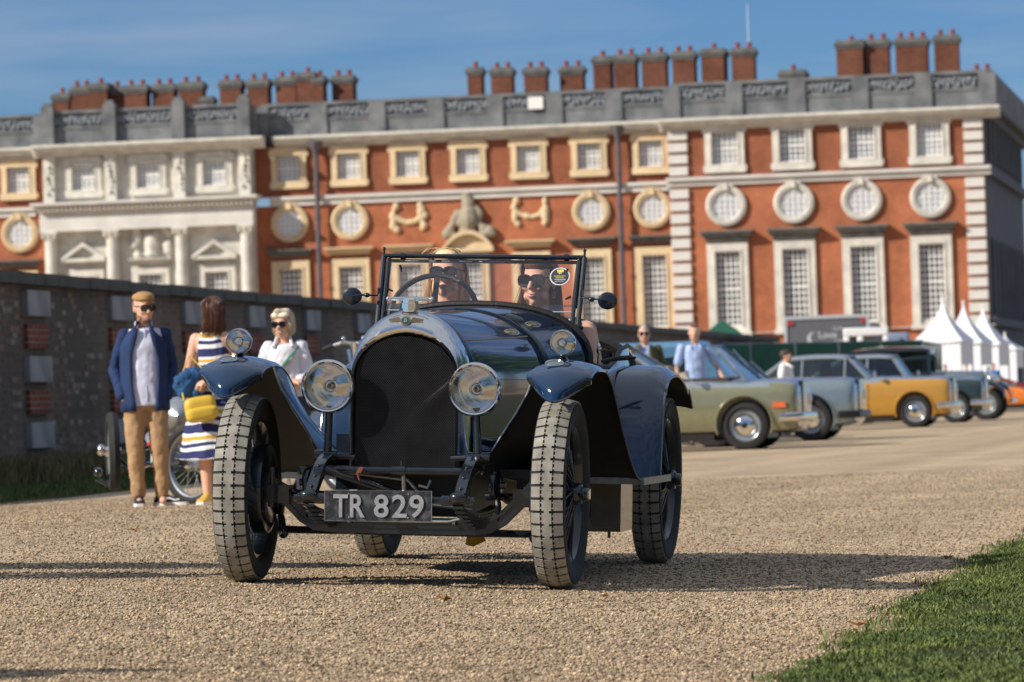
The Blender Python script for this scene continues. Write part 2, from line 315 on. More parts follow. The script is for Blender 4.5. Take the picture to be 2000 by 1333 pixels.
# loose stones lying on the gravel
n = 175000; ds = []; xs = []
while len(ds) < n:
    d = 13.2 + 34 * random.random() ** 2.1; x = random.uniform(-.115, .115) * d
    if x > edge_r(d) + .02: continue
    ds.append(d); xs.append(x)
zs = np.array([gz(x, d) for x, d in zip(xs, ds)]); n = len(ds)
base = np.array([(1, 0, 0), (0, 1, 0), (-1, 0, 0), (0, -1, 0), (0, 0, .75), (0, 0, -.5)], float)
F8 = np.array([(0, 1, 4), (1, 2, 4), (2, 3, 4), (3, 0, 4), (1, 0, 5), (2, 1, 5), (3, 2, 5), (0, 3, 5)])
rad = (.0034 + .0050 * np.random.rand(n) ** 2)[:, None, None]; V = base[None] * rad * (1 + .55 * (np.random.rand(n, 6, 3) - .5)) * np.stack([1 + .6 * np.random.rand(n), np.ones(n), .8 + .3 * np.random.rand(n)], 1)[:, None]
an = np.random.rand(n) * 6.28; c, s_ = np.cos(an), np.sin(an); V = np.stack([V[:, :, 0] * c[:, None] - V[:, :, 1] * s_[:, None], V[:, :, 0] * s_[:, None] + V[:, :, 1] * c[:, None], V[:, :, 2]], 2)
V += np.stack([xs, ds, zs + .002], 1)[:, None]
me = bpy.data.meshes.new('gravel_stones'); me.vertices.add(n * 6); me.vertices.foreach_set('co', V.reshape(-1)); me.loops.add(n * 24)
me.loops.foreach_set('vertex_index', (np.arange(n)[:, None] * 6 + F8.reshape(-1)[None]).reshape(-1).astype(np.int32)); me.polygons.add(n * 8); me.polygons.foreach_set('loop_start', (np.arange(n * 8) * 3).astype(np.int32)); me.update()
stone = M('stones', (0.50, 0.37, 0.235), 0.85, col2=(0.23, 0.17, 0.115), scale=9, island=.8, spec=.25)
link('gravel_stones', me, stone, kind='stuff')
# fallen leaves
leafm = M('dead_leaf', (0.45, 0.20, 0.04), .7, col2=(.30, .12, .03)); leafy = M('yellow_leaf', (0.75, 0.42, 0.03), .6, col2=(.6, .3, .02))
def leaf(px, py, D, size, mt, label):
    p = W(px, py, D); z = gz(p.x, p.y); mb = MB(); rs = []
    a0 = random.random() * 6; mbp = [(0, 0, .006)]
    for k in range(10):
        a = a0 + k * .628; rr = size * (.5 + .5 * (k % 2)) * (1 + .2 * random.random()); mbp.append((rr * math.cos(a), rr * math.sin(a), .008 + size * .5 * random.random()))
    mb.add(mbp, [(0, 1 + k, 1 + (k + 1) % 10) for k in range(10)])
    mb.build('fallen_leaf', mt, label=label, cat='leaf', group='leaves fallen on the drive', loc=(p.x, p.y, z), smooth=0, thick=.001)
def gD(px, py):   # depth where the pixel meets the ground
    D = 20.0
    for _ in range(60):
        p = W(px, py, D); g = gz(p.x, D); D = D * .5 + .5 * D * (EYE - g) / max(1e-3, (EYE - p.z)) if p.z < EYE else D * 1.1
        D = max(5, min(400, D))
    return D
for px, py, s, mt, lb in ((868, 1174, .035, leafm, 'brown curled leaf on gravel in front of the blue vintage car'), (783, 1088, .022, leafy, 'small yellow leaf behind the axle beside the rear tyre'), (1675, 1225, .035, leafm, 'orange brown leaf at the edge of the right lawn'),
    (1800, 1148, .03, leafm, 'brown leaf at the end of the car shadow nearest the grass'), (1850, 1092, .03, leafm, 'dark leaf lying inside the car shadow by the grass'), (1388, 992, .022, leafm, 'small brown leaf beyond the right rear wheel'), (262, 1038, .025, leafm, 'pale brown leaf on open gravel left of the front wheel'),
    (45, 978, .05, leafm, 'brown leaf on the left grass verge below the wall'), (100, 962, .05, leafm, 'light brown leaf on the left verge under the stone blocks'), (1180, 1168, .02, leafm, 'tiny brown leaf in front of the right front tyre')):
    leaf(px, py, gD(px, py), s, mt, lb)
# ---------------------------------------------------------------- palace
TH = R(9.1); DC = 285.0; XC = .0986 * DC
palace = empty('palace', (XC, DC, 0), (0, 0, -TH), 'long red brick palace with stone dressings, centre portico and many chimneys', 'palace')
ct, st_ = math.cos(TH), math.sin(TH)
def FU(px, py):
    a, b = corr(px, py); k = (a - 1000) / FPX; x = (k * DC - XC) / (ct + k * st_); D = DC - x * st_
    return x, EYE + (HZ - b) / FPX * D
def ux(px, py=400): return FU(px, py)[0]
def uz(px, py): return FU(px, py)[1]
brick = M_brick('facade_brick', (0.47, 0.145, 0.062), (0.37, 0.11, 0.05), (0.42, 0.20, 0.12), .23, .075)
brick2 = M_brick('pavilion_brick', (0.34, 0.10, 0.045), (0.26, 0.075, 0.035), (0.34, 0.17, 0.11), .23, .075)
stoneW = M('portland_stone', (0.76, 0.72, 0.63), .8, col2=(0.52, 0.50, 0.45), scale=1.6, bump=.2, bscale=8, detail=8)
stoneY = M('bath_stone', (0.76, 0.60, 0.37), .8, col2=(0.60, 0.47, 0.29), scale=1.3, bump=.2, bscale=8, detail=8)
stoneB = M('clean_band_stone', (0.74, 0.71, 0.66), .8, col2=(0.58, 0.56, 0.52), scale=.8, detail=8)
stoneG = M('grey_weathered_stone', (0.22, 0.23, 0.235), .85, col2=(0.085, 0.095, 0.105), scale=.9, bump=.25, bscale=6, detail=9)
stoneD = M('dark_hood_stone', (0.20, 0.19, 0.17), .85, col2=(0.10, 0.10, 0.095), scale=2.0, detail=8)
chimb = M_brick('chimney_brick', (0.22, 0.08, 0.045), (0.14, 0.05, 0.03), (0.2, 0.1, 0.07), .23, .075)
potm = M('chimney_pot_clay', (0.26, 0.055, 0.045), .8); lead = M('lead', (0.16, 0.17, 0.19), .5, col2=(0.09, 0.095, 0.11), scale=2)
barm = M('white_glazing_bar', (0.82, 0.81, 0.79), .5); paneD = M('dark_window_pane', (0.006, 0.016, 0.022), .12, spec=.22, scale=1.4, col2=(0.02, 0.04, 0.05))
paneL = M('blind_window_pane', (0.46, 0.50, 0.52), .25, col2=(0.26, 0.31, 0.34), scale=.9, spec=.6); paneW = M('shuttered_window_pane', (0.72, 0.73, 0.75), .3, col2=(0.55, 0.57, 0.60), scale=1.5)
pipem = M('drain_pipe_lead', (0.14, 0.12, 0.14), .6, col2=(0.08, 0.07, 0.08))
prnd = random.Random(21); PANES = [paneL, paneL, M('pale_blind_pane', (0.58, 0.62, 0.64), .3, col2=(0.42, 0.47, 0.50), scale=1.2), M('half_dark_pane', (0.30, 0.35, 0.38), .15, col2=(0.08, 0.12, 0.15), scale=.8)]; PAND = [paneD, M('dusky_pane', (0.03, 0.055, 0.07), .1, col2=(0.008, 0.02, 0.028), scale=.6, spec=.3), paneD]
PF, MF, OF = -.7, 0.0, -1.5          # facade planes: pavilion, main range, portico
def wall_panel(name, x0, x1, z0, z1, y, holes, mat, depth=.45):
    xs = sorted({x0, x1, *[h[0] for h in holes], *[h[1] for h in holes]}); zs = sorted({z0, z1, *[h[2] for h in holes], *[h[3] for h in holes]}); mb = MB()
    for i in range(len(xs) - 1):
        for j in range(len(zs) - 1):
            cx, cz = (xs[i] + xs[i + 1]) / 2, (zs[j] + zs[j + 1]) / 2
            if any(h[0] < cx < h[1] and h[2] < cz < h[3] for h in holes): continue
            mb.add([(xs[i], y, zs[j]), (xs[i + 1], y, zs[j]), (xs[i + 1], y, zs[j + 1]), (xs[i], y, zs[j + 1])], [(0, 1, 2, 3)])
    for a, b, c, d in holes:
        for p, q in (((a, c), (b, c)), ((b, c), (b, d)), ((b, d), (a, d)), ((a, d), (a, c))):
            mb.add([(p[0], y, p[1]), (q[0], y, q[1]), (q[0], y + depth, q[1]), (p[0], y + depth, p[1])], [(0, 1, 2, 3)])
    return mb.build(name, mat, palace, smooth=0)
def window(cx, zc, w, h, y, fw, mat, kind='attic', nx=4, nz=5, pane=None):
    """stone surround as the part; pane and glazing bars as sub-parts"""
    mb = MB(); a, b, c, d = cx - w / 2, cx + w / 2, zc - h / 2, zc + h / 2; pr = .22
    if kind == 'attic':
        mb.bb(a - fw, b + fw, y - pr, y + .02, d, d + fw); mb.bb(a - fw, b + fw, y - pr, y + .02, c - fw, c); mb.bb(a - fw, a, y - pr, y + .02, c, d); mb.bb(b, b + fw, y - pr, y + .02, c, d)
        for sx in (a - fw, b + fw):
            s = -1 if sx < cx else 1
            mb.bb(sx, sx + s * .14, y - pr * .9, y + .02, d - .05, d + fw * .9); mb.bb(sx, sx + s * .12, y - pr * .9, y + .02, c - fw, c - .05)
        mb.bb(a - fw - .05, b + fw + .05, y - pr - .1, y + .02, c - fw - .1, c - fw)
        mb.bb(a - fw - .06, b + fw + .06, y - pr - .08, y + .02, d + fw, d + fw + .09)
        mb.bb(a - .09, a, y - pr - .05, y + .05, c, d); mb.bb(b, b + .09, y - pr - .05, y + .05, c, d); mb.bb(a - .09, b + .09, y - pr - .05, y + .05, d, d + .09)
    else:
        mb.bb(a - fw, b + fw, y - pr, y + .02, d, d + fw * 1.05); mb.bb(a - fw, a, y - pr, y + .02, c - .3, d); mb.bb(b, b + fw, y - pr, y + .02, c - .3, d); mb.bb(a - fw - .1, b + fw + .1, y - pr - .2, y + .02, c - .55, c - .3)
        mb.bb(a - .1, a, y - pr - .06, y + .05, c, d); mb.bb(b, b + .1, y - pr - .06, y + .05, c, d); mb.bb(a - .1, b + .1, y - pr - .06, y + .05, d, d + .1)
        mb.bb(a, b, y - .1, y + .05, c - .3, c)
    f = mb.build('window', mat, palace, smooth=0)
    MB().bb(a, b, y + .20, y + .24, c, d).build('pane', pane or paneD, f, smooth=0)
    bs = MB(); t = .04
    bs.bb(a, a + .09, y + .10, y + .185, c, d).bb(b - .09, b, y + .10, y + .185, c, d).bb(a + .09, b - .09, y + .10, y + .185, c, c + .12).bb(a + .09, b - .09, y + .10, y + .185, d - .09, d)
    for i in range(1, nx): x = a + w * i / nx; bs.bb(x - t, x + t, y + .11, y + .18, c + .12, d - .09)
    for j in range(1, nz): z = c + h * j / nz; tt = t * (1.8 if j == nz // 2 else 1); bs.bb(a + .09, b - .09, y + .12, y + .175, z - tt, z + tt)
    bs.build('glazing_bars', barm, f, smooth=0); return f
def round_window(cx, cz, ro, ri, y, mat):
    mb = MB(); mb.lathe([(ri, .05), (ri, -.22), (ri + .1, -.26), (ri + .16, -.2), (ro - .14, -.28), (ro, -.22), (ro, .02)], (cx, y, cz), (0, 1, 0), 36)
    mb.box((cx, y - .25, cz + ro - .08), (.32, .34, .42), taper=.7)
    for s in (-1, 1): mb.box((cx + s * .28, y - .2, cz + ro + .02), (.3, .2, .16), Matrix.Rotation(s * .4, 3, 'Y'))
    f = mb.build('round_window', mat, palace)
    MB().lathe([(.001, 0), (ri, 0)], (cx, y - .03, cz), (0, 1, 0), 28).build('pane', paneW, f)
    bs = MB()
    for i in (-2, -1, 0, 1, 2):
        x = i * ri / 2.6; hh = math.sqrt(max(0, ri * ri - x * x)); bs.bb(cx + x - .035, cx + x + .035, y - .10, y - .05, cz - hh, cz + hh); bs.bb(cx - hh, cx + hh, y - .10, y - .055, cz + x - .035, cz + x + .035)
    bs.build('glazing_bars', barm, f, smooth=0)
def hood(cx, z0, z1, w, y, mat, name='window_hood'):
    mb = MB(); h = z1 - z0
    mb.bb(cx - w / 2 + .3, cx + w / 2 - .3, y - .35, y + .02, z0, z0 + h * .5); mb.bb(cx - w / 2 + .1, cx + w / 2 - .1, y - .6, y + .02, z0 + h * .5, z0 + h * .8); mb.bb(cx - w / 2, cx + w / 2, y - .75, y + .02, z0 + h * .8, z1)
    return mb.build(name, mat, palace, smooth=0)
# reference heights taken at mid facade (horizontal courses)
def zz(px, py): return uz(px, py)
zpt, zpb = zz(1620, 152), zz(1620, 226)                    # parapet
zc0, zc1 = zz(1620, 240), zz(1620, 222)                    # cornice
zb0, zb1 = zz(1620, 354), zz(1620, 337)                    # band
xL = ux(-260); xq = ux(1313, 400); xpo1, xpo0 = ux(500, 400), ux(98, 400)
pav = []; mainh = []
att_p = [(1418, 291, 50, 62), (1550, 286, 50, 62), (1684, 279, 50, 62), (1817, 274, 50, 62)]
att_m = [(565, 328), (682, 323), (797, 318), (915, 315), (1033, 312), (1151, 307), (1271, 302)]
s0 = DC / FPX
def sz(px): return px * (DC + 7) / FPX
zattP = sum(zz(x, y) for x, y, _, _ in att_p) / 4; zattM = sum(zz(x, y) for x, y in att_m) / 7
zrP = sum(zz(x, y) for x, y in ((1421, 403), (1553, 396), (1685, 392), (1819, 388))) / 4; zrM = sum(zz(x, y) for x, y in ((567, 438), (684, 433), (1155, 412), (1275, 408))) / 4
ztt, ztb = zz(1553, 487), zz(1553, 634)                    # tall window opening
zhd0, zhd1 = zz(1553, 464), zz(1553, 448)
zmt = zz(915, 510) if False else zz(1157, 503); zmb = zz(1277, 640); zmh0, zmh1 = zz(1157, 479), zz(1157, 465)
print('palace heights', zpt, zc1, zb1, zattP, zattM, zrP, zrM, ztt, ztb, zmt, zmb)
# pavilion
holes = []
for x, y, w, h in att_p: u = ux(x, y); holes.append((u - sz(w) / 2, u + sz(w) / 2, zattP - sz(h) / 2, zattP + sz(h) / 2))
for x in (1426, 1557, 1690, 1823): u = ux(x, 560); holes.append((u - sz(48) / 2, u + sz(48) / 2, ztb, ztt))
lowh = [(ux(x, 560) - .8, ux(x, 560) + .8, .6, 3.2) for x in (1426, 1557, 1690, 1823)]
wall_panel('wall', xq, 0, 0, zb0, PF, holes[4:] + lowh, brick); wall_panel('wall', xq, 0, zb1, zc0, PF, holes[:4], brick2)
MB().bb(xq, xq + .02, PF, MF + .5, 0, zc0).build('wall', brick, palace, smooth=0)
for a, b, c, d in holes[:4]: window((a + b) / 2, (c + d) / 2, b - a, d - c, PF, sz(13), stoneW, 'attic', 5, 6, prnd.choice(PANES))
for a, b, c, d in holes[4:]: window((a + b) / 2, (c + d) / 2, b - a, d - c, PF, sz(15.5), stoneW, 'tall', 5, 12, prnd.choice(PAND)); hood((a + b) / 2, zhd0 - .1, zhd1 + .05, sz(103), PF, stoneD)
for a, b, c, d in lowh: window((a + b) / 2, (c + d) / 2, b - a, d - c, PF, .3, stoneW, 'tall', 3, 4, paneD)
for x, y in ((1421, 403), (1553, 396), (1685, 392), (1819, 388)): round_window(ux(x, y), zrP, sz(39), sz(28), PF, stoneW)
# main range
holesM = []; tallM = []
for x, y in att_m: u = ux(x, y); holesM.append((u - sz(23), u + sz(23), zattM - sz(25), zattM + sz(25)))
for x in (570, 687, 803, 920, 1040, 1159, 1280): u = ux(x, 560); tallM.append((u - sz(23), u + sz(23), zmb, zmt))
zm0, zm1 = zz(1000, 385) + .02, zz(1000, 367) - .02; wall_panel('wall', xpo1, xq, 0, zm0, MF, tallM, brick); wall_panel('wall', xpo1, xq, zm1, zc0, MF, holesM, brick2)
for a, b, c, d in holesM: window((a + b) / 2, (c + d) / 2, b - a, d - c, MF, sz(11.5), stoneY, 'attic', 5, 6, prnd.choice(PANES))
for i, (a, b, c, d) in enumerate(tallM):
    window((a + b) / 2, (c + d) / 2, b - a, d - c, MF, sz(14.5), stoneY, 'tall', 5, 12, paneD)
    if i != 3: hood((a + b) / 2, zmh0, zmh1, sz(98), MF, stoneD if i not in (1, 2, 4) else stoneY)
for x, y in ((567, 438), (684, 433), (1155, 412), (1275, 408)): round_window(ux(x, y), zrM, sz(37), sz(26), MF, stoneY)
def blobs(name, items, y, mat, vox=.07, parent=None):
    mb = MB()
    for x, z, r, *k in items: mb.ell((x, y - .05, z), (r, r * .9, r * (k[0] if k else 1)), 8, 6)
    return link(name, fuse(mb, vox, 1), mat, parent or palace)
for px, py in ((799, 427), (1035, 416)):      # carved trophies either side of the pediment
    cx, cz = FU(px, py); it = []; rr = random.Random(px)
    for s in (-1, 1):
        for k in range(8): it.append((cx + s * .85 + rr.uniform(-.14, .14), cz + .75 - k * .2, .16 + .1 * rr.random()))
    for k in range(11): t = -1 + k * .2; it.append((cx + t * .8, cz - .25 + .35 * t * t + rr.uniform(-.04, .04), .15 + .06 * rr.random()))
    blobs('carved_garland', it, MF, stoneY)
cx, cz = FU(917, 448); it = []; rr = random.Random(5)
for k in range(46):
    t = rr.uniform(-1, 1); h = (1 - abs(t)) * 2.5 * rr.random(); it.append((cx + t * 1.45, cz - .35 + h, .17 + .14 * rr.random()))
it += [(cx, cz + 1.5, .42, 1.3), (cx, cz + 2.1, .2, 1.6), (cx, cz + .7, .6, 1.4)]
blobs('carved_trophy', it, MF - .2, M('carved_stone', (0.42, 0.36, 0.26), .85, col2=(0.28, 0.25, 0.19), scale=2))
def pediment(cx, z0, w, h, y, mat, arch=0):
    mb = MB(); t = .2; n = 12
    top = [(cx - w / 2 + w * i / n, z0 + h * (1 - abs(2 * i / n - 1)) if not arch else z0 + h * math.sin(math.pi * i / n) ** .8) for i in range(n + 1)]
    mb.bb(cx - w / 2, cx + w / 2, y - .7, y + .02, z0 - .22, z0)
    ring = [[(x, y - .75, z - t), (x, y - .75, z + .05), (x, y + .02, z + .05), (x, y + .02, z - t)] for x, z in top]
    mb.rings(ring, True, True)
    mb.add([(x, y - .3, z) for x, z in top] + [(cx, y - .3, z0)], [(i, i + 1, n + 1) for i in range(n)])
    return mb.build('pediment', mat, palace, smooth=0)
cx, cz = FU(917, 486); pediment(cx, cz, sz(100), sz(34), MF, stoneY, 1)
# courses
def course(name, x0, x1, y, z0, z1, steps, mat):
    mb = MB(); n = len(steps)
    for i, pr in enumerate(steps): mb.bb(x0 - (pr if x0 < -40 and False else 0), x1, y - pr, y + .02 + .001 * i, z0 + (z1 - z0) * i / n, z0 + (z1 - z0) * (i + 1) / n)
    return mb.build(name, mat, palace, smooth=0)
course('cornice', xq - .5, 1.0, PF, zc0 - .15, zc1, (.15, .4, .8, .95), stoneW); course('cornice', xpo1 + 1.3, xq - .5, MF, zc0 - .15, zc1, (.15, .4, .8, .95), stoneW)
course('string_course', xq - .2, .35, PF, zb0, zb1, (.2, .25, .45), stoneB); course('string_course', xpo1 + .9, xq - .2, MF, zz(1000, 385), zz(1000, 367), (.2, .22, .4), stoneB)
course('string_course', xL, xpo0 - .9, MF, zz(1000, 385), zz(1000, 367), (.2, .22, .4), stoneB)
course('base_course', xq, .3, PF, 4.4, zz(1620, 645), (.3, .2), stoneW)
# quoins, block by block
def quoins(x, z0, z1, y, n):
    p = (z1 - z0) / n
    me = MB().box((0, 0, 0), (sz(37), .24, p * .76)).mesh('quoin', 0)
    for i in range(n): link('quoin', me, stoneB, palace, loc=(x, y - .1 + .004, z0 + p * (i + .5)), bevel=.03)
for px in (1331, 1903):
    x = ux(px, 400) if px == 1331 else -sz(20)
    quoins(x, zb1 + .05, zc0 - .1, PF, 4); quoins(x, zz(1620, 648), zb0 - .08, PF, 12)
# side front: its shade is put into one dark colour, panes included
DX = 40
side = M('shaded_side_stone', (0.10, 0.11, 0.125), .8, col2=(0.065, 0.07, 0.085), scale=.7)
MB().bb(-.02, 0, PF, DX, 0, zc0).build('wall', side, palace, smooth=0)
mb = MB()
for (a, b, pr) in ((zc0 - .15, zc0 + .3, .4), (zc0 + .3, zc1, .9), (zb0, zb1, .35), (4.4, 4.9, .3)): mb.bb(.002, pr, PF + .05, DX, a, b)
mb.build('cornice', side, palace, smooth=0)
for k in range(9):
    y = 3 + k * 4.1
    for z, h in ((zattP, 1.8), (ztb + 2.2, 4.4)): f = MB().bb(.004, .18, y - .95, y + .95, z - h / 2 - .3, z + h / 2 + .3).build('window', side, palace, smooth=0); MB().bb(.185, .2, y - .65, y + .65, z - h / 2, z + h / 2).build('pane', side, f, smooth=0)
# roof slab and back
MB().bb(xL, -.5, .6, 26, zc0, zpb + .2).build('roof', lead, palace, smooth=0)
# parapet with carved panels and pedestals
def parapet(x0, x1, y, z0, z1, sec, mat=stoneG):
    mb = MB(); h = z1 - z0
    mb.bb(x0, x1, y, y + .45, z0, z0 + h * .45); mb.bb(x0, x1, y - .1, y + .5, z1 - h * .09, z1); mb.bb(x0, x1, y - .06, y + .47, z0 + h * .45, z0 + h * .52); mb.bb(x0, x1, y + .08, y + .3, z0 + h * .52, z1 - h * .09)
    mb.build('parapet', mat, palace, smooth=0); n = max(1, round((x1 - x0) / sec)); w = (x1 - x0) / n; rr = random.Random(int(x0 * 10))
    for i in range(n + 1):
        x = x0 + w * i; MB().bb(x - .5, x + .5, y - .14, y + .1, z0 + .02, z1 - h * .09 - .004).build('pedestal', mat, palace, smooth=0)
    for i in range(n):
        mb = MB(); a = x0 + w * i + .55; b = a + w - 1.1; k = 0
        while a + k * .3 < b:
            x = a + k * .3; mb.ell((x, y + .02, z0 + h * (.62 + .12 * rr.random())), (.12, .1, .24), 6, 4, Matrix.Rotation(rr.uniform(-1, 1), 3, 'Y')); mb.ell((x + .12, y + .0, z0 + h * (.74 + .08 * rr.random())), (.14, .1, .09), 6, 4); k += 1
        mb.build('carved_panel', M('sky_lit_panel_stone', (0.27, 0.30, 0.34), .8, col2=(0.17, 0.185, 0.21)), palace)  # paler blue stone: bluish light on the panels put into the colour
parapet(xq + .3, .3, PF - .3, zc1, zpt, 3.9); parapet(xpo1 + .5, xq + .3, MF - .2, zc1, zz(1000, 183), 3.8); parapet(xL, xpo0, MF - .2, zc1, zz(1000, 183), 3.9)
MB().bb(.1, .6, PF + .4, DX, zc1, zpt).build('parapet', stoneG, palace, smooth=0)
MB().bb(ux(1048, 200) - .45, ux(1048, 200) + .45, MF - .45, MF - .35, zz(1048, 214), zz(1048, 190)).build('white_sign_board', barm, palace, smooth=0)
# portico bay
zt = zc0; x0, x1 = xpo0, xpo1; eb = zz(300, 448); et = zz(300, 392)
pw = [ux(172, 345), ux(298, 342), ux(427, 337)]; zp = zz(300, 343); hp = [(x - sz(23), x + sz(23), zp - sz(25), zp + sz(25)) for x in pw]
plw = [ux(176, 560), ux(303, 560), ux(432, 560)]; hpl = [(x - sz(23), x + sz(23), zz(432, 650), zz(432, 532)) for x in plw]
wall_panel('wall', x0, x1, 0, et - .3, OF + .5, hpl, stoneW); wall_panel('wall', x0, x1, et - .3, zt, OF + .5, hp, stoneW)
for a, b, c, d in hp: window((a + b) / 2, (c + d) / 2, b - a, d - c, OF + .5, sz(12), stoneW, 'attic', 5, 6, prnd.choice(PANES))
for i, (a, b, c, d) in enumerate(hpl): window((a + b) / 2, (c + d) / 2, b - a, d - c, OF + .5, sz(15), stoneW, 'tall', 5, 12, paneD)
for px, py in ((176, 506), (430, 500)): cx, cz = FU(px, py); pediment(cx, cz, sz(88), sz(29), OF + .5, stoneW)
MB().bb(x0, x0 + .02, OF + .5, .3, 0, zt).bb(x1 - .02, x1, OF + .5, .3, 0, zt).build('wall', stoneW, palace, smooth=0)
for px in (107, 227, 361, 488):
    x = ux(px, 345); MB().bb(x - sz(11), x + sz(11), OF - .05, OF + .52, et, zt).build('pilaster', stoneW, palace, smooth=0)
    rr = random.Random(px); blobs('carved_relief', [(x + rr.uniform(-.15, .15), et + .6 + k * .32, .10 + .05 * rr.random()) for k in range(9)], OF - .08, stoneW)
    x = ux(px + 6, 520)
    cm = MB().lathe([(.55, 0), (.55, .3), (.42, .5), (.40, 4), (.36, eb - .6), (.40, eb - .55), (.36, eb - .5)], (x, OF, 0), (0, 0, 1), 20).bb(x - .5, x + .5, OF - .5, OF + .48, eb - .16, eb).build('column', stoneW, palace)
    MB().ell((x - .35, OF - .2, eb - .3), (.17, .3, .17), 8, 6).ell((x + .35, OF - .2, eb - .3), (.17, .3, .17), 8, 6).lathe([(.34, eb - .5), (.52, eb - .17)], (x, OF, 0), (0, 0, 1), 16).build('capital', stoneW, cm)
mb = MB(); mb.bb(x0 - .2, x1 + .2, OF - .45, OF + .5, eb, eb + (et - eb) * .35); mb.bb(x0 - .2, x1 + .2, OF - .4, OF + .5, eb + (et - eb) * .35, eb + (et - eb) * .7); mb.bb(x0 - .5, x1 + .5, OF - .95, OF + .5, eb + (et - eb) * .84, et - .15); mb.bb(x0 - .6, x1 + .6, OF - 1.1, OF + .5, et - .15, et)
mb.build('entablature', stoneB, palace, smooth=0)
n = 46; me = MB().box((0, 0, 0), (.17, .4, (et - eb) * .13)).mesh('dentil', 0)
for i in range(n): link('dentil', me, stoneW, palace, loc=(x0 - .3 + (x1 - x0 + .6) * (i + .5) / n, OF - .62, eb + (et - eb) * .77))
cx, cz = FU(305, 478); rr = random.Random(3)
blobs('carved_arms', [(cx, cz, .5, 1.5), (cx - .25, cz + .5, .25), (cx + .25, cz + .6, .22), (cx, cz - .6, .5, .5)] + [(cx + s * (.8 + .3 * rr.random()), cz - .7 + 1.6 * rr.random(), .2 + .1 * rr.random()) for s in (-1, 1) for _ in range(12)], OF + .4, stoneW)
cx, cz = FU(305, 512); hood(cx, cz - .2, cz + .2, sz(84), OF + .5, stoneW, 'door_hood')
course('cornice', x0 - .5, x1 + 1.0, OF, zc0 - .15, zc1, (.15, .4, .8, .95), stoneW)
for px in (107, 227, 361, 488):
    x = ux(px, 240); MB().bb(x - sz(12), x + sz(12), OF - .35, OF + .3, zc1, zz(300, 203)).build('pedestal', stoneG, palace, smooth=0)
    MB().bb(x - sz(8), x + sz(8), OF - .25, OF + .2, zz(300, 203), zz(300, 196)).build('pedestal_block', stoneG, palace, smooth=0)
parapet(x0, x1, OF + .1, zc1, zz(300, 212), 3.95)
# far left wing
hl = [(ux(37, 345) - sz(23), ux(37, 345) + sz(23), zattM - sz(25), zattM + sz(25))]; hl2 = [(ux(-80, 345) - sz(23), ux(-80, 345) + sz(23), zattM - sz(25), zattM + sz(25))]
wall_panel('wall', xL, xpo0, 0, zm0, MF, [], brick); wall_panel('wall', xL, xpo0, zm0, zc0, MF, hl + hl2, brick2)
for a, b, c, d in hl + hl2: window((a + b) / 2, (c + d) / 2, b - a, d - c, MF, sz(11.5), stoneY, 'attic', 5, 6, prnd.choice(PANES))
round_window(ux(40, 457), uz(40, 457), sz(37), sz(26), MF, stoneY)
cx = ux(36, 520); hood(cx, zmh0, zmh1, sz(98), MF, stoneD); MB().bb(cx - sz(40), cx + sz(40), MF - .2, MF + .02, zmt - .3, zmt + .5).bb(cx - sz(40), cx - sz(25), MF - .2, MF + .02, zmb, zmt - .3).build('window', stoneY, palace, smooth=0)
course('cornice', xL, x0 - .5, MF, zc0 - .15, zc1, (.15, .4, .8, .95), stoneW)
# drain pipes
for px, py in ((620, 300), (1209, 270)):
    x = ux(px, py); z1 = zz(px, py - 12); mb = MB(); mb.cyl((x, MF - .55, 0), (x, MF - .55, z1), .15, n=10)
    mb.lathe([(.16, -.5), (.2, -.3), (.42, .1), (.45, .3), (.38, .32)], (x, MF - .55, z1), (0, 0, 1), 8)
    for k in range(9): mb.lathe([(.2, 0), (.2, .12)], (x, MF - .55, .8 + k * 1.9), (0, 0, 1), 10)
    mb.build('drain_pipe', pipem, palace)
# chimneys (left px, right px, top py, base py, pots, depth)
CH = [(78, 110, 190, 224, 1, 1.2), (113, 150, 176, 224, 2, 1.2), (149, 186, 170, 222, 1, 2.0), (186, 212, 177, 222, 1, 1.4), (219, 263, 174, 216, 2, 1.2), (272, 315, 172, 214, 2, 1.2), (325, 372, 168, 212, 2, 1.2), (369, 392, 196, 210, 0, 1), (405, 447, 164, 210, 2, 1.3), (459, 500, 162, 208, 2, 1.2), (513, 553, 158, 206, 2, 1.2),
      (555, 590, 149, 205, 1, 2.0), (589, 608, 156, 205, 1, 1.2), (621, 663, 155, 203, 2, 1.3), (886, 914, 137, 188, 1, 1.2), (933, 975, 138, 185, 2, 1.2), (999, 1043, 137, 183, 2, 1.2), (1066, 1112, 135, 180, 2, 1.2), (1131, 1165, 115, 177, 1, 1.6), (1173, 1216, 112, 173, 2, 1.4), (1227, 1275, 109, 170, 2, 1.4),
      (1287, 1331, 106, 167, 2, 1.4), (1345, 1390, 100, 164, 1, 2.2), (1404, 1449, 99, 160, 2, 1.4), (1497, 1546, 142, 156, 1, 2.2), (1607, 1660, 82, 152, 1, 3.4), (1661, 1709, 80, 150, 2, 1.4), (1722, 1786, 77, 148, 3, 1.4), (1798, 1846, 72, 147, 2, 1.4), (1872, 1912, 140, 148, 2, 1)]
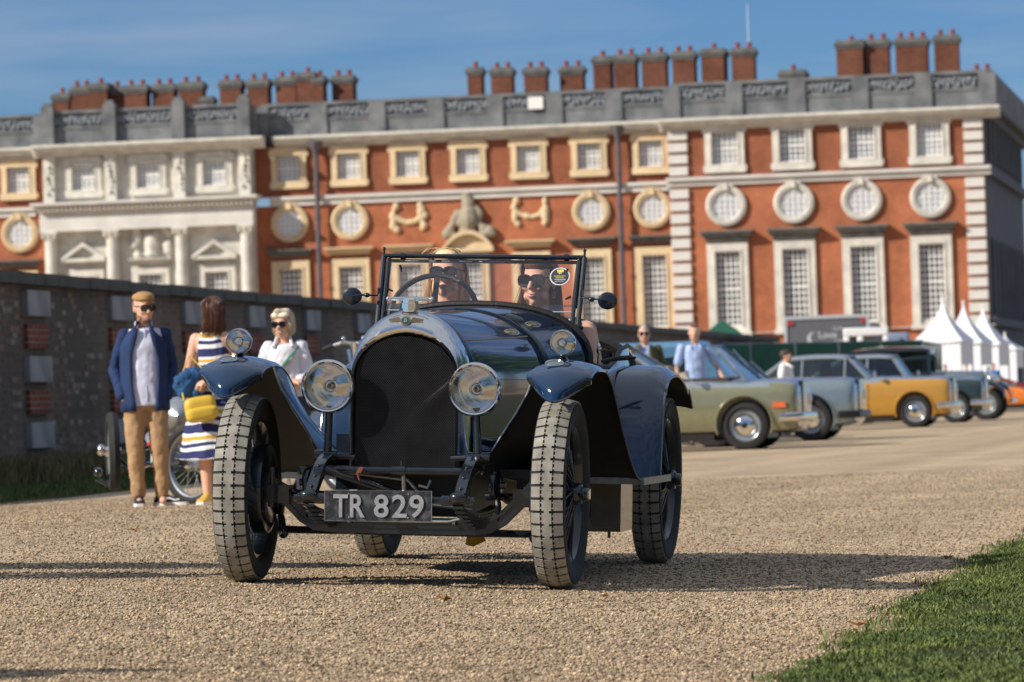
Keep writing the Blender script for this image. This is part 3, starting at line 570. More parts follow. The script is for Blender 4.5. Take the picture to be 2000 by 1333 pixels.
for a, b, t, bs, pots, dp in CH:
    t -= 8 if b < 700 else (6 if b < 1600 else 4); m = (a + b) / 2; x0_, x1_ = ux(a, t), ux(b, t); y0 = 4.5 + (hash((a * 7) % 5) % 3) * .3; f = (DC + y0) / DC; z1 = EYE + (uz(m, t) - EYE) * f; z0 = zc1
    xm = (x0_ + x1_) / 2 * 1.0; w = (x1_ - x0_) * f * .97; xm = xm - .0 + (XC + xm) * (f - 1)
    mb = MB(); mb.bb(xm - w / 2, xm + w / 2, y0, y0 + dp, z0, z1 - .35)
    c = mb.build('chimney', chimb, palace, smooth=0)
    MB().bb(xm - w / 2 - .06, xm + w / 2 + .06, y0 - .06, y0 + dp + .06, z1 - .55, z1 - .38).bb(xm - w / 2 - .13, xm + w / 2 + .13, y0 - .13, y0 + dp + .13, z1 - .38, z1 - .2).bb(xm - w / 2 - .02, xm + w / 2 + .02, y0 - .02, y0 + dp + .02, z1 - .2, z1 - .05).build('chimney_cap', stoneD, c, smooth=0)
    for k in range(pots):
        px_ = xm + (k - (pots - 1) / 2) * w / max(1.6, pots * .95); MB().lathe([(.15, 0), (.13, .27), (.16, .3), (.16, .36), (.09, .37)], (px_, y0 + dp / 2, z1 - .06), (0, 0, 1), 10).build('chimney_pot', potm, c)
MB().bb(ux(1610, 140), ux(1850, 140), 5.2, 9, zc1, zpt + .35).build('roof_lantern', lead, palace, smooth=0)
MB().cyl((ux(1435, 20), 7, zc1), (ux(1435, 20), 7, uz(1435, -10)), .05, .02).build('mast', barm, palace)
tag(palace)
# ---------------------------------------------------------------- garden wall
gw = empty('garden_wall', (WX(30), 30, 0), (0, 0, -math.atan(.1505)), 'long dark shaded brick garden wall with alternating stone and red brick pier blocks', 'wall')
# local +y runs along the wall away from the camera, +x faces the drive
wallm = M_brick('old_wall_brick', (0.22, 0.165, 0.125), (0.14, 0.10, 0.08), (0.21, 0.18, 0.155), .23, .078, axis='yz', patch=(0.09, 0.085, 0.075))
cwl = math.cos(math.atan(.1505)); LEN = 126 / cwl; WHT = 2.62
def wl(D): return (D - 30) / cwl
mb = MB(); mb.bb(-.4, 0, 0, LEN, -.4, WHT - .16); mb.build('wall_face', wallm, gw, smooth=0)
me = MB().box((0, 0, 0), (.62, 1.18, .15)).mesh('coping_stone', 0); cst = M('coping', (0.12, 0.12, 0.11), .9, col2=(0.06, 0.065, 0.055), scale=3, bump=.3)
k = 0
while k * 1.2 < LEN: link('coping_stone', me, cst, gw, loc=(-.2 + random.uniform(-.012, .012), .6 + k * 1.2, WHT - .085 + random.uniform(-.006, .008))); k += 1
sblk = M('pier_stone', (0.36, 0.37, 0.38), .85, col2=(0.17, 0.18, 0.19), scale=1.6, detail=8); rbk = M_brick('pier_red_brick', (0.25, 0.075, 0.04), (0.15, 0.05, 0.035), (.25, .2, .17), .23, .078, axis='yz')
ms = MB().box((0, 0, 0), (.1, 1.15, .32)).mesh('pier_block', 0); mr_ = MB().box((0, 0, 0), (.07, 1.05, .30)).mesh('red_brick_panel', 0)
# pier positions from the photograph: px 65, 226, 365, 493, 603, 700 ...
def wall_D(px):
    D = 60
    for _ in range(40):
        a = px - ROLL * (590 - 666.5); k = (a - 1000) / FPX; D = (-6.2 - .1505 * 59) / (k - .1505)
    return D
prs = [wall_D(x) for x in (-110, 65, 226, 365, 493, 603)]; step = prs[-1] - prs[-2]
print('piers', prs)
sp_ = (prs[-1] - prs[1]) / 4; prs = [prs[1] + sp_ * i for i in range(-2, 12)]
for D in prs:
    if wl(D) > LEN - 1: break
    y = wl(D); z = WHT - .38
    for j in range(3):
        if j == 2 and random.random() < .3: continue
        link('stone_block', ms, sblk, gw, loc=(.03, y, z - j * .82)); link('red_brick_panel', mr_, rbk, gw, loc=(.02, y, z - .41 - j * .82))
# individual old bricks standing a little proud in the nearest bays
bks = [M('wall_brick_%s' % k, c, .9, scale=9) for k, c in (('grey', (0.20, 0.165, 0.135)), ('brown', (0.22, 0.15, 0.115)), ('dark', (0.14, 0.115, 0.095)), ('pale', (0.25, 0.22, 0.185)))]
mbk = [MB().box((0, 0, 0), (.03, .213, .066)).mesh('brick', 0) for _ in bks]
for m_, b_ in zip(mbk, bks): m_.materials.append(b_)
cells = set()
while len(cells) < 290: cells.add((random.randint(int(wl(56) / .23), int(wl(66) / .23)), random.randint(3, 30)))
for i, j in cells:
    y = i * .23 + (.115 if j % 2 else 0); D = y * cwl + 30
    if any(abs(D - p) < .75 for p in prs): continue
    link('brick', mbk[random.randrange(4)], None, gw, loc=(-.010 + .004 * random.random(), y, j * .078 + .039))
# ---------------------------------------------------------------- the blue vintage tourer
YAW, CAMB = R(9.9), math.atan(.048); CO = Vector((-.53, 21.8, 0))
CM = Matrix.Translation(CO) @ Matrix.Rotation(-YAW, 4, 'Z') @ Matrix.Rotation(CAMB, 4, 'Y'); CMI = CM.inverted()
def L(px, py, yc):
    a, b = W(px, py, 15), W(px, py, 35); a, b = CMI @ a, CMI @ b; t = (yc - a.y) / (b.y - a.y); return a + (b - a) * t
car = empty('vintage_car', label='dark blue open vintage tourer with chrome radiator and number plate TR 829 driving on gravel', cat='car'); car.matrix_world = CM
paint = M('blue_coachwork', (0.004, 0.024, 0.068), .14, var=.1, scale=2, coat=1.0, spec=.5); blackp = M('black_enamel', (0.008, 0.012, 0.018), .22, scale=9, coat=.6, var=.4, bump=.03, bscale=30)
under = M('wing_underside', (0.008, 0.007, 0.006), .7, var=.3); chrome = M('nickel_plate', (0.84, 0.82, 0.78), .10, 1.0, var=.03); steel = M('dull_steel', (0.32, 0.33, 0.34), .35, .9, var=.25, scale=30)
brass = M('old_brass', (0.45, 0.34, 0.2), .3, 1.0); rubber = M('tyre_sidewall', (0.016, 0.016, 0.017), .75, var=.4, scale=25, bump=.15, bscale=80); dust = M('dusty_tread', (0.36, 0.345, 0.30), .9, col2=(0.20, 0.19, 0.165), scale=13, bump=.2, bscale=200, detail=8, spec=.2)
leather = M('black_leather', (0.012, 0.011, 0.011), .5, bump=.2, bscale=80); glass = M_glass('windscreen_glass', (1.0, .985, .99), .012, .985); lensg = M_glass('lamp_lens', (1, 1, 1), .09, 1.0)
mirrorm = M('reflector_silver', (0.92, 0.92, 0.90), .10, 1.0, var=.02); whitem = M('white_paint', (0.8, 0.8, 0.8), .5, var=.05); yelm = M('yellow_print', (0.75, 0.62, 0.12), .5, var=.05); blkm = M('black_print', (0.015, 0.015, 0.018), .4)
grn = M('green_enamel', (0.01, 0.07, 0.04), .2, coat=1)
def arch(w, zb, zs, zt, y, n=20, ex=2.0, nb=4):
    pts = [(-w, y, zb + (zs - zb) * i / nb) for i in range(nb)]
    for i in range(n + 1):
        a = math.pi - math.pi * i / n; c, s = math.cos(a), math.sin(a)
        pts.append((w * math.copysign(abs(c) ** (2 / ex), c), y, zs + (zt - zs) * abs(s) ** (2 / ex)))
    return pts + [(w, y, zb + (zs - zb) * (nb - 1 - i) / nb) for i in range(nb)]
# radiator
rad = MB().grid([arch(.232, .515, .93, 1.118, .05), arch(.236, .515, .932, 1.126, .012), arch(.246, .515, .93, 1.152, .0), arch(.256, .515, .925, 1.188, .018), arch(.264, .515, .922, 1.216, .055), arch(.270, .515, .92, 1.232, .10), arch(.272, .515, .918, 1.238, .17)]).build('radiator_shell', chrome, car, 60)
MB().grid([arch(.27, .56, .916, 1.235, .171), arch(.2, .56, .8, 1.1, .172)]).build('shell_back', blackp, rad)
core = MB().add(arch(.233, .515, .93, 1.12, .045) , [tuple(range(29))]).build('radiator_core', M('core_black', (0.003, 0.003, 0.003), .9, spec=.05), car, 0)
wires = MB(); sp = .0125
def ins(x, z):
    if z < .52 or abs(x) > .231: return False
    return z <= .93 or (x / .232) ** 2 + ((z - .93) / .188) ** 2 < 1
def ry(x): return .028 - .03 * (1 - abs(x) / .232)
for sgn in (1, -1):
    for k in range(-60, 100):
        c0 = .52 + k * sp * 1.0; seg = []
        for i in range(-47, 48):
            x = i * .005; z = c0 + sgn * x * 1.15
            if ins(x, z): seg.append((x, z))
        if len(seg) < 3: continue
        cuts = [seg[0]] + ([q for q in seg[1:-1] if abs(q[0]) < .001]) + [seg[-1]]
        for (xa, za), (xb, zb_) in zip(cuts[:-1], cuts[1:]):
            A_, B_ = Vector((xa, ry(xa), za)), Vector((xb, ry(xb), zb_)); wires.cyl(A_, B_, .0015, n=4, caps=False)
wires.build('stone_guard_mesh', M('guard_wire', (0.03, 0.03, 0.034), .25, .3, var=.3, spec=.5), core, 0)
MB().tube([(-.236, .0, .515), (.236, .0, .515)], .008).build('shell_foot', chrome, rad)
cap = MB().lathe([(.03, 1.225), (.038, 1.232), (.038, 1.242), (.044, 1.24), (.044, 1.262), (.038, 1.266), (.038, 1.28), (.03, 1.29), (.001, 1.292)], (0, .1, 0), (0, 0, 1), 8).build('filler_cap', chrome, car, 25)
MB().cyl((-.098, .1, 1.284), (.098, .1, 1.284), .0085).ell((-.1, .1, 1.284), (.011, .011, .011), 8, 6).ell((.1, .1, 1.284), (.011, .011, .011), 8, 6).box((0, .1, 1.284), (.085, .03, .02)).build('cap_bar', chrome, cap)
# winged badge
bz, by = 1.186, .008
bd = MB().prism([(.024 * math.cos(a * .4), .02 * math.sin(a * .4)) for a in range(16)], lambda p, d: (p[0], by + d + p[1] * .55, bz + p[1]), -.006, .006).build('winged_badge', brass, car, 0)
MB().prism([(.019 * math.cos(a * .4), .015 * math.sin(a * .4)) for a in range(16)], lambda p, d: (p[0], by + d + p[1] * .55, bz + p[1]), -.0085, -.006).build('badge_enamel', grn, bd, 0)
for s in (-1, 1):
    mb = MB()
    for k in range(6): mb.box((s * (.030 + k * .009), by + .004 + .0015 * k, bz + .004 - .0005 * k), (.0075, .005, .024 - k * .0025), Matrix.Rotation(s * .5, 3, 'Y'))
    mb.build('badge_wing', brass, bd, 0)
text_obj('B', .026, .001, chrome, bd, (0, by - .0095, bz), Matrix.Rotation(R(62), 3, 'X'), 'badge_letter')
# bonnet and scuttle
def bsec(y):
    t = (y - .17) / 1.05; return arch(.266 + .162 * t ** .9, .60, .905 + .035 * t, 1.230 + .020 * t, y, ex=2.0 + .1 * t)
bon = MB().grid([bsec(.172 + 1.05 * i / 14) for i in range(15)]).build('bonnet', paint, car, 60, thick=.004)
MB().tube([(0, .2 + 1.0 * i / 10, bsec(.2 + 1.0 * i / 10)[14][2] + .002) for i in range(11)], .0045, 6).build('bonnet_hinge', blackp, bon)
for s in (-1, 1):
    k = 20 if s > 0 else 8
    MB().tube([(bsec(y)[k][0] + s * .002, y, bsec(y)[k][2] + .002) for y in [.2 + .1 * i for i in range(11)]], .0035, 6).build('bonnet_hinge', blackp, bon)
    mb = MB()
    for i in range(24): y = .2 + i * .042; q = bsec(y); mb.ell((s * (abs(q[0][0]) + .002), y, .925), (.003, .004, .004), 6, 4)
    mb.build('rivets', paint, bon)
bd_ = bsec(1.222); MB().tube([(x * 1.01, 1.232, z + .004) for x, y, z in bd_], .009, 6).build('bonnet_strap', blackp, car)
def scs(y):
    t = (y - 1.24) / .5; return arch(.43 + .13 * t, .60, .94 + .045 * t, 1.250 + .027 * t, y, ex=2.1 + .35 * t)
scu = MB().grid([scs(1.242 + .5 * i / 8) for i in range(9)]).build('scuttle', paint, car, 60, thick=.004)
MB().tube([(x * 1.005, 1.75, z + .006) for x, y, z in scs(1.74)[4:25]], .019, 8, flat=(1, 1.2)).build('cockpit_rim', leather, scu)
MB().lathe([(.001, .012), (.03, .012), (.042, .004), (.045, 0)], (.27, 1.30, 1.215), (.35, -.25, .9), 16).build('scuttle_vent', blackp, scu)
MB().grid([arch(.40, .62, .9, 1.2, 1.60), arch(.1, .7, .8, .9, 1.601)]).build('dashboard', blackp, car, 0)
# body tub
for s in (-1, 1):
    rows = []
    for y, w, zt in ((1.742, .56, .985), (1.85, .572, 1.0), (2.0, .59, .985), (2.25, .605, .98), (2.45, .61, 1.02), (2.6, .61, 1.07), (2.9, .60, 1.09), (3.2, .57, 1.08), (3.45, .50, 1.05), (3.55, .3, 1.0)):
        rows.append([(s * (w - .07), y, .50), (s * (w - .015), y, .58), (s * w, y, .75), (s * (w - .005), y, zt - .1), (s * (w - .03), y, zt), (s * (w - .06), y, zt - .02)])
    mb = MB().grid(rows); mb.build('body_side', paint, car, 60, thick=.006)
    MB().tube([(r[4][0], r[4][1], r[4][2] + .006) for r in rows[:8]], .012, 6).build('body_edge_trim', leather, car)
    MB().tube([(s * .60, 2.02, .60), (s * .603, 2.02, .97)], .003, 4).build('door_gap', blkm, car)
MB().grid([arch(.58, .6, .98, 1.17, 2.95), arch(.57, .6, .98, 1.19, 3.1), arch(.52, .6, .96, 1.14, 3.3), arch(.42, .6, .9, 1.05, 3.5), arch(.1, .7, .8, .9, 3.58)]).build('rear_deck', paint, car, 60)
MB().tube(arch(.585, .98, .985, 1.185, 2.94)[2:27], .028, 8).build('hood_roll', leather, car)
seat = MB()
for s in (-1, 1):
    for k in range(6): seat.tube([(s * .06 + s * .085 * k, 2.56, .62), (s * .06 + s * .085 * k, 2.60, .85), (s * .06 + s * .085 * k, 2.66, 1.06)], .047, 8)
seat.box((0, 2.38, .60), (1.04, .5, .16)).build('front_seat', leather, car)
MB().box((0, 1.9, .50), (1.1, 3.2, .04)).build('floor', blkm, car, 0)
# windscreen
FR = [Vector((-.492, 1.72, 1.03)), Vector((-.497, 1.95, 1.518)), Vector((.497, 1.95, 1.518)), Vector((.492, 1.72, 1.03))]
wsf = MB()
for a, b in ((FR[0], FR[1]), (FR[3], FR[2])):
    s = -1 if a.x < 0 else 1; wsf.tube([a, b], .013, 8); wsf.tube([a + Vector((-s * .026, .0, .05)), b + Vector((-s * .026, 0, -.012))], .011, 8); wsf.cyl(b, b + Vector((0, .005, .03)), .006); wsf.ell(b + Vector((0, .005, .035)), (.009, .009, .009), 8, 6)
    wsf.tube([a.lerp(b, .5) + Vector((-s * .026, 0, 0)), b + Vector((-s * .026, 0, -.03))], .015, 6)
wsf.tube([FR[1], FR[2]], .012, 8).tube([FR[1] + Vector((.02, 0, -.024)), FR[2] + Vector((-.02, 0, -.024))], .009, 8)
for x in (-.40, .41): wsf.cyl((x - .012, 1.95, 1.518), (x + .012, 1.95, 1.518), .017)
wsf.build('windscreen_frame', blackp, car)
wr = (FR[1] - FR[0]).normalized()
def onws(x, t, off=0): return Vector((x, 1.72 + .23 * t, 1.03 + .488 * t)) + Vector((0, -.91, .41)) * off
def slab(x0, x1, t0, t1, off, th):
    mb = MB(); vs = [onws(x, t, o) for o in (off, off + th) for x, t in ((x0, t0), (x1, t0), (x1, t1), (x0, t1))]
    return mb.add(vs, [(0, 1, 2, 3), (7, 6, 5, 4), (0, 4, 5, 1), (1, 5, 6, 2), (2, 6, 7, 3), (3, 7, 4, 0)])
slab(-.465, .465, .45, .95, .0, .004).build('windscreen_glass', glass, car, 0); slab(-.47, .47, .0, .52, -.012, .004).build('windscreen_glass', glass, car, 0)
edge = M('glass_edge', (0.45, 0.6, 0.72), .2, var=.05); slab(-.465, .465, .447, .453, .001, .005).build('glass_edge', edge, car, 0); slab(-.47, .47, .52, .525, -.011, .005).build('glass_edge', edge, car, 0)
for x, t, a in ((-.41, .90, .3), (.42, .88, -.3), (-.46, .66, 1.2), (.45, .60, -1.2)):
    p = onws(x, t, .01); MB().tube([p, p + Vector((math.sin(a) * .03, 0, -math.cos(a) * .035))], [.006, .004], 6).build('screen_catch', blackp, car)
# stickers
p = L(1092, 541, 1.88); tS = (p.z - 1.03) / .488; xs_ = p.x
def disc(x, t, rx, ry_, off, n=28, th=.0006):
    mb = MB(); poly = [(x + rx * math.cos(2 * math.pi * i / n), t + ry_ * math.sin(2 * math.pi * i / n) / .555) for i in range(n)]
    return mb.prism(poly, lambda q, d: onws(q[0], q[1], off + d), 0, th)
stk = disc(xs_, tS, .049, .049, .0045).build('windscreen_sticker', whitem, car, 0); disc(xs_, tS, .0445, .0445, .0052).build('sticker_face', M('sticker_navy', (0.03, 0.04, 0.05), .4), stk, 0)
rotS = Matrix.Rotation(math.atan2(.505, .23), 3, 'X')
def ws_text(tx, size, x, t, mt, par, off=.0062): return text_obj(tx, size, .0002, mt, par, onws(x, t, off), rotS, 'sticker_text')
ws_text('CONCOURS OF', .0078, xs_, tS + .002, yelm, stk); ws_text('ELEGANCE', .0078, xs_, tS - .013, yelm, stk); ws_text('EVENT', .0075, xs_ - .013, tS - .032, whitem, stk); ws_text('PARTNER', .0075, xs_ + .014, tS - .032, whitem, stk); ws_text('HAMPTON COURT', .005, xs_, tS - .05, whitem, stk)
mb = MB()
for (dx, dz, r1, r2) in ((0, .028, .011, .006), (-.009, .034, .008, .004), (.008, .036, .009, .0035), (.013, .03, .004, .008), (-.003, .018, .003, .007), (.005, .02, .003, .007), (-.011, .025, .004, .005)):
    n = 9; poly = [(xs_ + dx + r1 * math.cos(2 * math.pi * i / n), tS + (dz + r2 * math.sin(2 * math.pi * i / n)) / .555) for i in range(n)]; mb.prism(poly, lambda q, d: onws(q[0], q[1], .006 + d), 0, .0004)
mb.build('sticker_emblem', yelm, stk, 0)
p = L(1103, 628, 1.75); tF = (p.z - 1.03) / .488; xf = p.x
def rect(x, t, w, h, off, mt, par, name='sticker_patch'): return slab(x - w / 2, x + w / 2, t - h / 2 / .555, t + h / 2 / .555, off, .0005).build(name, mt, par, 0)
fs = rect(xf, tF, .046, .036, .0, blkm, car, 'windscreen_sticker'); fo = .0008
rect(xf - .011, tF + .014, .022, .015, fo, M('flag_blue', (0.02, 0.05, 0.25), .5), fs); rect(xf - .011, tF + .014, .022, .005, fo + .0006, whitem, fs); rect(xf - .011, tF + .014, .006, .015, fo + .0006, whitem, fs)
red = M('flag_red', (0.6, 0.02, 0.03), .5); rect(xf - .011, tF + .014, .022, .003, fo + .0012, red, fs); rect(xf - .011, tF + .014, .0034, .015, fo + .0012, red, fs)
ws_text('8', .016, xf + .013, tF + .014, whitem, fs, fo + .001); ws_text('EASTERN', .0095, xf, tF - .018, whitem, fs, fo + .001)
# mirrors
for (px, py, s) in ((688, 579, -1), (1186, 588, 1)):
    p = L(px, py, 1.80); q = onws(s * .50, .60); m_ = MB().lathe([(.001, -.006), (.035, -.004), (.05, .001), (.052, .006), (.048, .008), (.001, .008)], p, (.0, 1, 0), 22)
    m_.v = [(p.x + (v[0] - p.x) * .92, v[1], p.z + (v[2] - p.z) * .82) for v in m_.v]
    mo = m_.build('wing_mirror', blackp, car)
    MB().tube([p + Vector((0, -.008, 0)), p + Vector((-s * .04, -.02, .006)), q], .005, 6).ell(p + Vector((-s * .075, -.01, .006)), (.016, .012, .012), 10, 8).box(q, (.012, .02, .07)).build('mirror_arm', blackp, mo)
# steering wheel
c = L(846, 613, 2.02); sw = MB(); tl = R(28); ring = [c + Vector((.215 * math.cos(a), .215 * math.sin(a) * math.sin(tl), .215 * math.sin(a) * math.cos(tl))) for a in [2 * math.pi * i / 36 for i in range(36)]]
swo = MB().tube(ring, .014, 8, closed=True).build('steering_wheel', leather, car)
for a in (R(90), R(210), R(330)): MB().tube([c, c + Vector((.21 * math.cos(a), .21 * math.sin(a) * math.sin(tl), .21 * math.sin(a) * math.cos(tl)))], .011, 6, flat=(.5, 1.5)).build('spoke', leather, swo)
MB().ell(c, (.04, .03, .04)).tube([c, c + Vector((0, -.4, -.25))], .018).build('steering_column', blackp, swo)
SWC = c
# wheels
def make_tyre(Ro=.423, w=.15):
    prof = [(.305, -w * .30), (.33, -w * .46), (.37, -w * .52), (.40, -w * .50), (Ro - .022, -w * .47), (Ro - .010, -w * .4), (Ro - .009, 0), (Ro - .010, w * .4), (Ro - .022, w * .47), (.40, w * .50), (.37, w * .52), (.33, w * .46), (.305, w * .30)]
    return MB().lathe(prof, (0, 0, 0), (1, 0, 0), 64)
def make_tread(Ro=.423, w=.15, n=45):
    mb = MB()
    def blk(a0, a1, x0, x1, r0, r1):
        def pt(a, x, r): rr = r - 1.1 * x * x - .35 * max(0, abs(x) - .05) ; return (x, rr * math.cos(a), rr * math.sin(a))
        vs = [pt(a, x, r) for r in (r0, r1) for a, x in ((a0, x0), (a1, x0), (a1, x1), (a0, x1))]
        mb.add(vs, [(0, 1, 2, 3), (4, 7, 6, 5), (0, 4, 5, 1), (1, 5, 6, 2), (2, 6, 7, 3), (3, 7, 4, 0)])
    p = 2 * math.pi / n; g = .012 / Ro
    for i in range(n):
        a = i * p
        blk(a + g / 2, a + p - g / 2, -.07, -.030, Ro - .013, Ro); blk(a + g / 2, a + p - g / 2, .030, .07, Ro - .013, Ro)
        blk(a + g / 2, a + p - g / 2, -.0215, .0215, Ro - .013, Ro + .001); blk(a - g / 2, a + g / 2, -.011, .011, Ro - .013, Ro + .001)
        for k in (0.3, .7):
            for s in (-1, 1): blk(a + p * (k - .05), a + p * (k + .05), s * .0215, s * .030, Ro - .013, Ro - .001)
    return mb
def spokes_mb(rh, rr, hx, n=30, r=.0028, side=1):
    mb = MB()
    for i in range(n):
        a = 2 * math.pi * i / n; da = (.45 if i % 2 else -.45); x0 = hx if i % 3 else -hx * .6
        mb.cyl((x0 * side, rh * math.cos(a + da), rh * math.sin(a + da)), (.01 * side, rr * math.cos(a), rr * math.sin(a)), r, n=5, caps=False)
    return mb
TM, TRM = make_tyre().mesh('tyre'), make_tread().mesh('tread_blocks', 0)
RIM = MB().lathe([(.315, -.052), (.30, -.056), (.292, -.045), (.285, -.02), (.285, .02), (.292, .045), (.30, .056), (.315, .052)], (0, 0, 0), (1, 0, 0), 48).mesh('wheel')
def car_wheel(x, y, s, steer=0, roll=0.0, drum=True):
    w = link('wheel', RIM, blackp, car); w.location = (x, y, .423); w.rotation_euler = (roll, 0, steer)
    t = link('tyre', TM, rubber, w); link('tread_blocks', TRM, dust, w)
    spokes_mb(.05, .29, .06, 42, side=s).build('spokes', blackp, w)
    MB().lathe([(.001, .125 * s), (.028, .125 * s), (.03, .12 * s), (.034, .1 * s), (.045, .095 * s), (.05, .08 * s), (.052, .05 * s), (.045, -.03 * s), (.08, -.05 * s)], (0, 0, 0), (1, 0, 0), 16).box((.105 * s, 0, 0), (.018, .16, .03)).build('hub_nut', blackp, w)
    MB().cyl((.118 * s, 0, 0), (.132 * s, 0, 0), .026, n=8).build('hub_cap', chrome, w)
    MB().lathe([(.05, -.11 * s), (.16, -.115 * s), (.2, -.10 * s), (.205, -.04 * s), (.19, -.035 * s), (.06, -.03 * s)], (0, 0, 0), (1, 0, 0), 32).build('brake_drum', blackp, w)
    return w
car_wheel(-.715, 0, -1, R(1.2), .3); car_wheel(.715, 0, 1, R(.8), .1); car_wheel(.715, 2.985, 1, 0, .05); car_wheel(-.715, 2.985, -1, 0, .2)
# axle beam, tie rod
def strip(path, w, h, name, mat, par=car, sm=30):   # path of (x,y,z), box section w (y) by h (z-ish)
    mb = MB(); P = [Vector(p) for p in path]; rs = []
    for i, p in enumerate(P):
        d = (P[min(i + 1, len(P) - 1)] - P[max(i - 1, 0)]).normalized(); n = d.cross(Vector((0, 1, 0))).normalized()
        rs.append([p + Vector((0, -w / 2, 0)) - n * h / 2, p + Vector((0, w / 2, 0)) - n * h / 2, p + Vector((0, w / 2, 0)) + n * h / 2, p + Vector((0, -w / 2, 0)) + n * h / 2])
    return mb.rings(rs).build(name, mat, par, sm)
ax = [(-.60, 0, .43), (-.55, 0, .375), (-.46, 0, .285), (-.40, 0, .25), (-.3, 0, .242), (.3, 0, .242), (.40, 0, .25), (.46, 0, .285), (.55, 0, .375), (.60, 0, .43)]
axo = strip(ax, .05, .022, 'front_axle', blackp); strip([(x, y - .0, z + .026) for x, y, z in ax], .02, .05, 'axle_web', blackp, axo); strip([(x, y, z + .052) for x, y, z in ax], .052, .02, 'axle_flange', blackp, axo)
for s in (-1, 1):
    MB().cyl((s * .60, 0, .34), (s * .60, 0, .52), .028).tube([(s * .6, 0, .43), (s * .66, 0, .423)], .035).box((s * .56, -.02, .40), (.1, .09, .08)).build('king_pin', blackp, axo)
    MB().tube([(s * .58, .1, .36), (s * .6, .17, .30), (s * .585, .16, .235)], .018).ell((s * .575, .13, .225), (.025, .025, .032)).build('steering_arm', blackp, axo)
    MB().cyl((s * .33, -.03, .283), (s * .33, -.03, .305), .012, n=6).cyl((s * .24, -.03, .275), (s * .24, -.03, .3), .010, n=6).build('axle_bolt', steel, axo)
MB().tube([(-.6, .13, .235), (.6, .13, .235)], .017).build('track_rod', blackp, car)
MB().tube([(-.36, -.06, .318), (-.30, -.06, .292), (0, -.06, .288), (.22, -.06, .29), (.30, -.06, .31), (.36, -.06, .318)], .007).build('brake_rod', steel, car)
# chassis rails, dumb irons, springs, shock absorbers
for s in (-1, 1):
    pts = spline([(-.44, .405, .03), (-.40, .425, .034), (-.32, .478, .036), (-.22, .53, .04), (-.08, .565, .05), (.15, .565, .06), (.6, .54, .07), (1.6, .50, .07), (3.3, .52, .06)], 5)
    mb = MB(); mb.rings([[(s * .335 - .027, y, z - h), (s * .335 + .027, y, z - h), (s * .335 + .027, y, z + h * .4), (s * .335 - .027, y, z + h * .4)] for y, z, h in pts])
    rail = mb.build('chassis_rail', blackp, car, 40, bevel=.004)
    mb = MB()
    for y, z in ((-.38, .443), (-.31, .488), (-.24, .53), (-.14, .566)): mb.ell((s * .335, y - .012, z + .004), (.009, .007, .008), 8, 6)
    mb.build('rivets', blackp, rail)
    MB().tube([(s * .26, -.44, .395), (s * .385, -.44, .395)], .024, 12).tube([(s * .385, -.44, .395), (s * .402, -.44, .395)], .016, 6).ell((s * .335, -.45, .41), (.045, .04, .028)).build('spring_shackle', blackp, rail)
    for k in range(6):
        l = .46 - k * .06; pth = [(s * .335, y, .325 - k * .0125 + .35 * (y + .0) ** 2 * (.55 if y < 0 else .3)) for y in [-(l) + .92 * l / .46 * i / 8 for i in range(9)]]
        pth = [(x, y - .0, z) for x, y, z in pth]; mb = MB(); mb.rings([[(x - .024, y, z - .005), (x + .024, y, z - .005), (x + .024, y, z + .005), (x - .024, y, z + .005)] for x, y, z in pth]); mb.build('spring_leaf', blackp, car, 40)
    MB().lathe([(.001, -.02), (.05, -.02), (.066, -.012), (.068, 0), (.066, .012), (.05, .02), (.001, .02)], (s * .425, -.02, .455), (1, -.15, 0), 20).cyl((s * .425 + s * .02, -.02, .455), (s * .47, -.02, .455), .016, n=6).tube([(s * .425, -.03, .455), (s * .44, -.03, .36), (s * .43, 0, .30)], .014).build('shock_absorber', blackp, car)
    MB().ell((s * .425, -.045, .455), (.018, .02, .018), 6, 5).build('shock_nut', steel, car)
    MB().tube([(s * .37, .05, .40), (s * .50, .02, .405), (s * .56, 0, .44)], .015).build('brake_cable', blackp, car)
    # headlamp pillars
    MB().cyl((s * .345, -.03, .53), (s * .335, -.03, .80), .02, .017).cyl((s * .40, -.03, .575), (s * .30, -.03, .575), .027, n=14).cyl((s * .30, -.03, .575), (s * .22, -.02, .57), .013).cyl((s * .35, -.03, .60), (s * .35, -.03, .63), .008, n=6).build('headlamp_pillar', blackp, car)
MB().tube([(-.33, -.10, .515), (.33, -.10, .515)], .0175, 14).tube([(-.03, -.10, .515), (.03, -.10, .515)], .024, 14).cyl((.01, -.10, .53), (.01, -.10, .56), .007, n=6).build('cross_tube', blackp, car)
MB().tube([(-.33, -.44, .395), (.33, -.44, .395)], .0155, 14).build('front_cross_tube', blackp, car)
MB().tube([(-.30, -.2, .508), (-.2, -.17, .475), (-.05, -.12, .425), (.02, -.05, .40)], .014, 10).cyl((-.315, -.205, .514), (-.27, -.195, .5), .019).build('starting_handle', blackp, car)
MB().tube([(-.163, -.14, .527), (-.168, -.185, .502), (-.165, -.19, .478), (-.158, -.15, .47)], .009, 6, flat=(.4, 1.4)).build('leather_strap', M('tan_strap', (0.15, 0.045, 0.025), .55), car)
MB().bb(-.26, .26, .25, 1.5, .36, .56).bb(-.2, .2, .3, 1.3, .30, .37).build('engine_sump', blkm, car, 0)
MB().tube([(.02, -.1, .50), (.02, -.08, .42)], .01).ell((.02, -.09, .41), (.02, .02, .02)).tube([(-.3, .1, .5), (0, .1, .47), (.1, .1, .36), (.3, .1, .34)], .008).tube([(.08, -.05, .45), (.12, -.05, .44), (.13, -.03, .47)], .007).build('brake_linkage', steel, car)
MB().tube([(-.3, .12, .505), (-.1, .1, .43), (.05, .1, .38)], .012).build('drag_link', blackp, car)
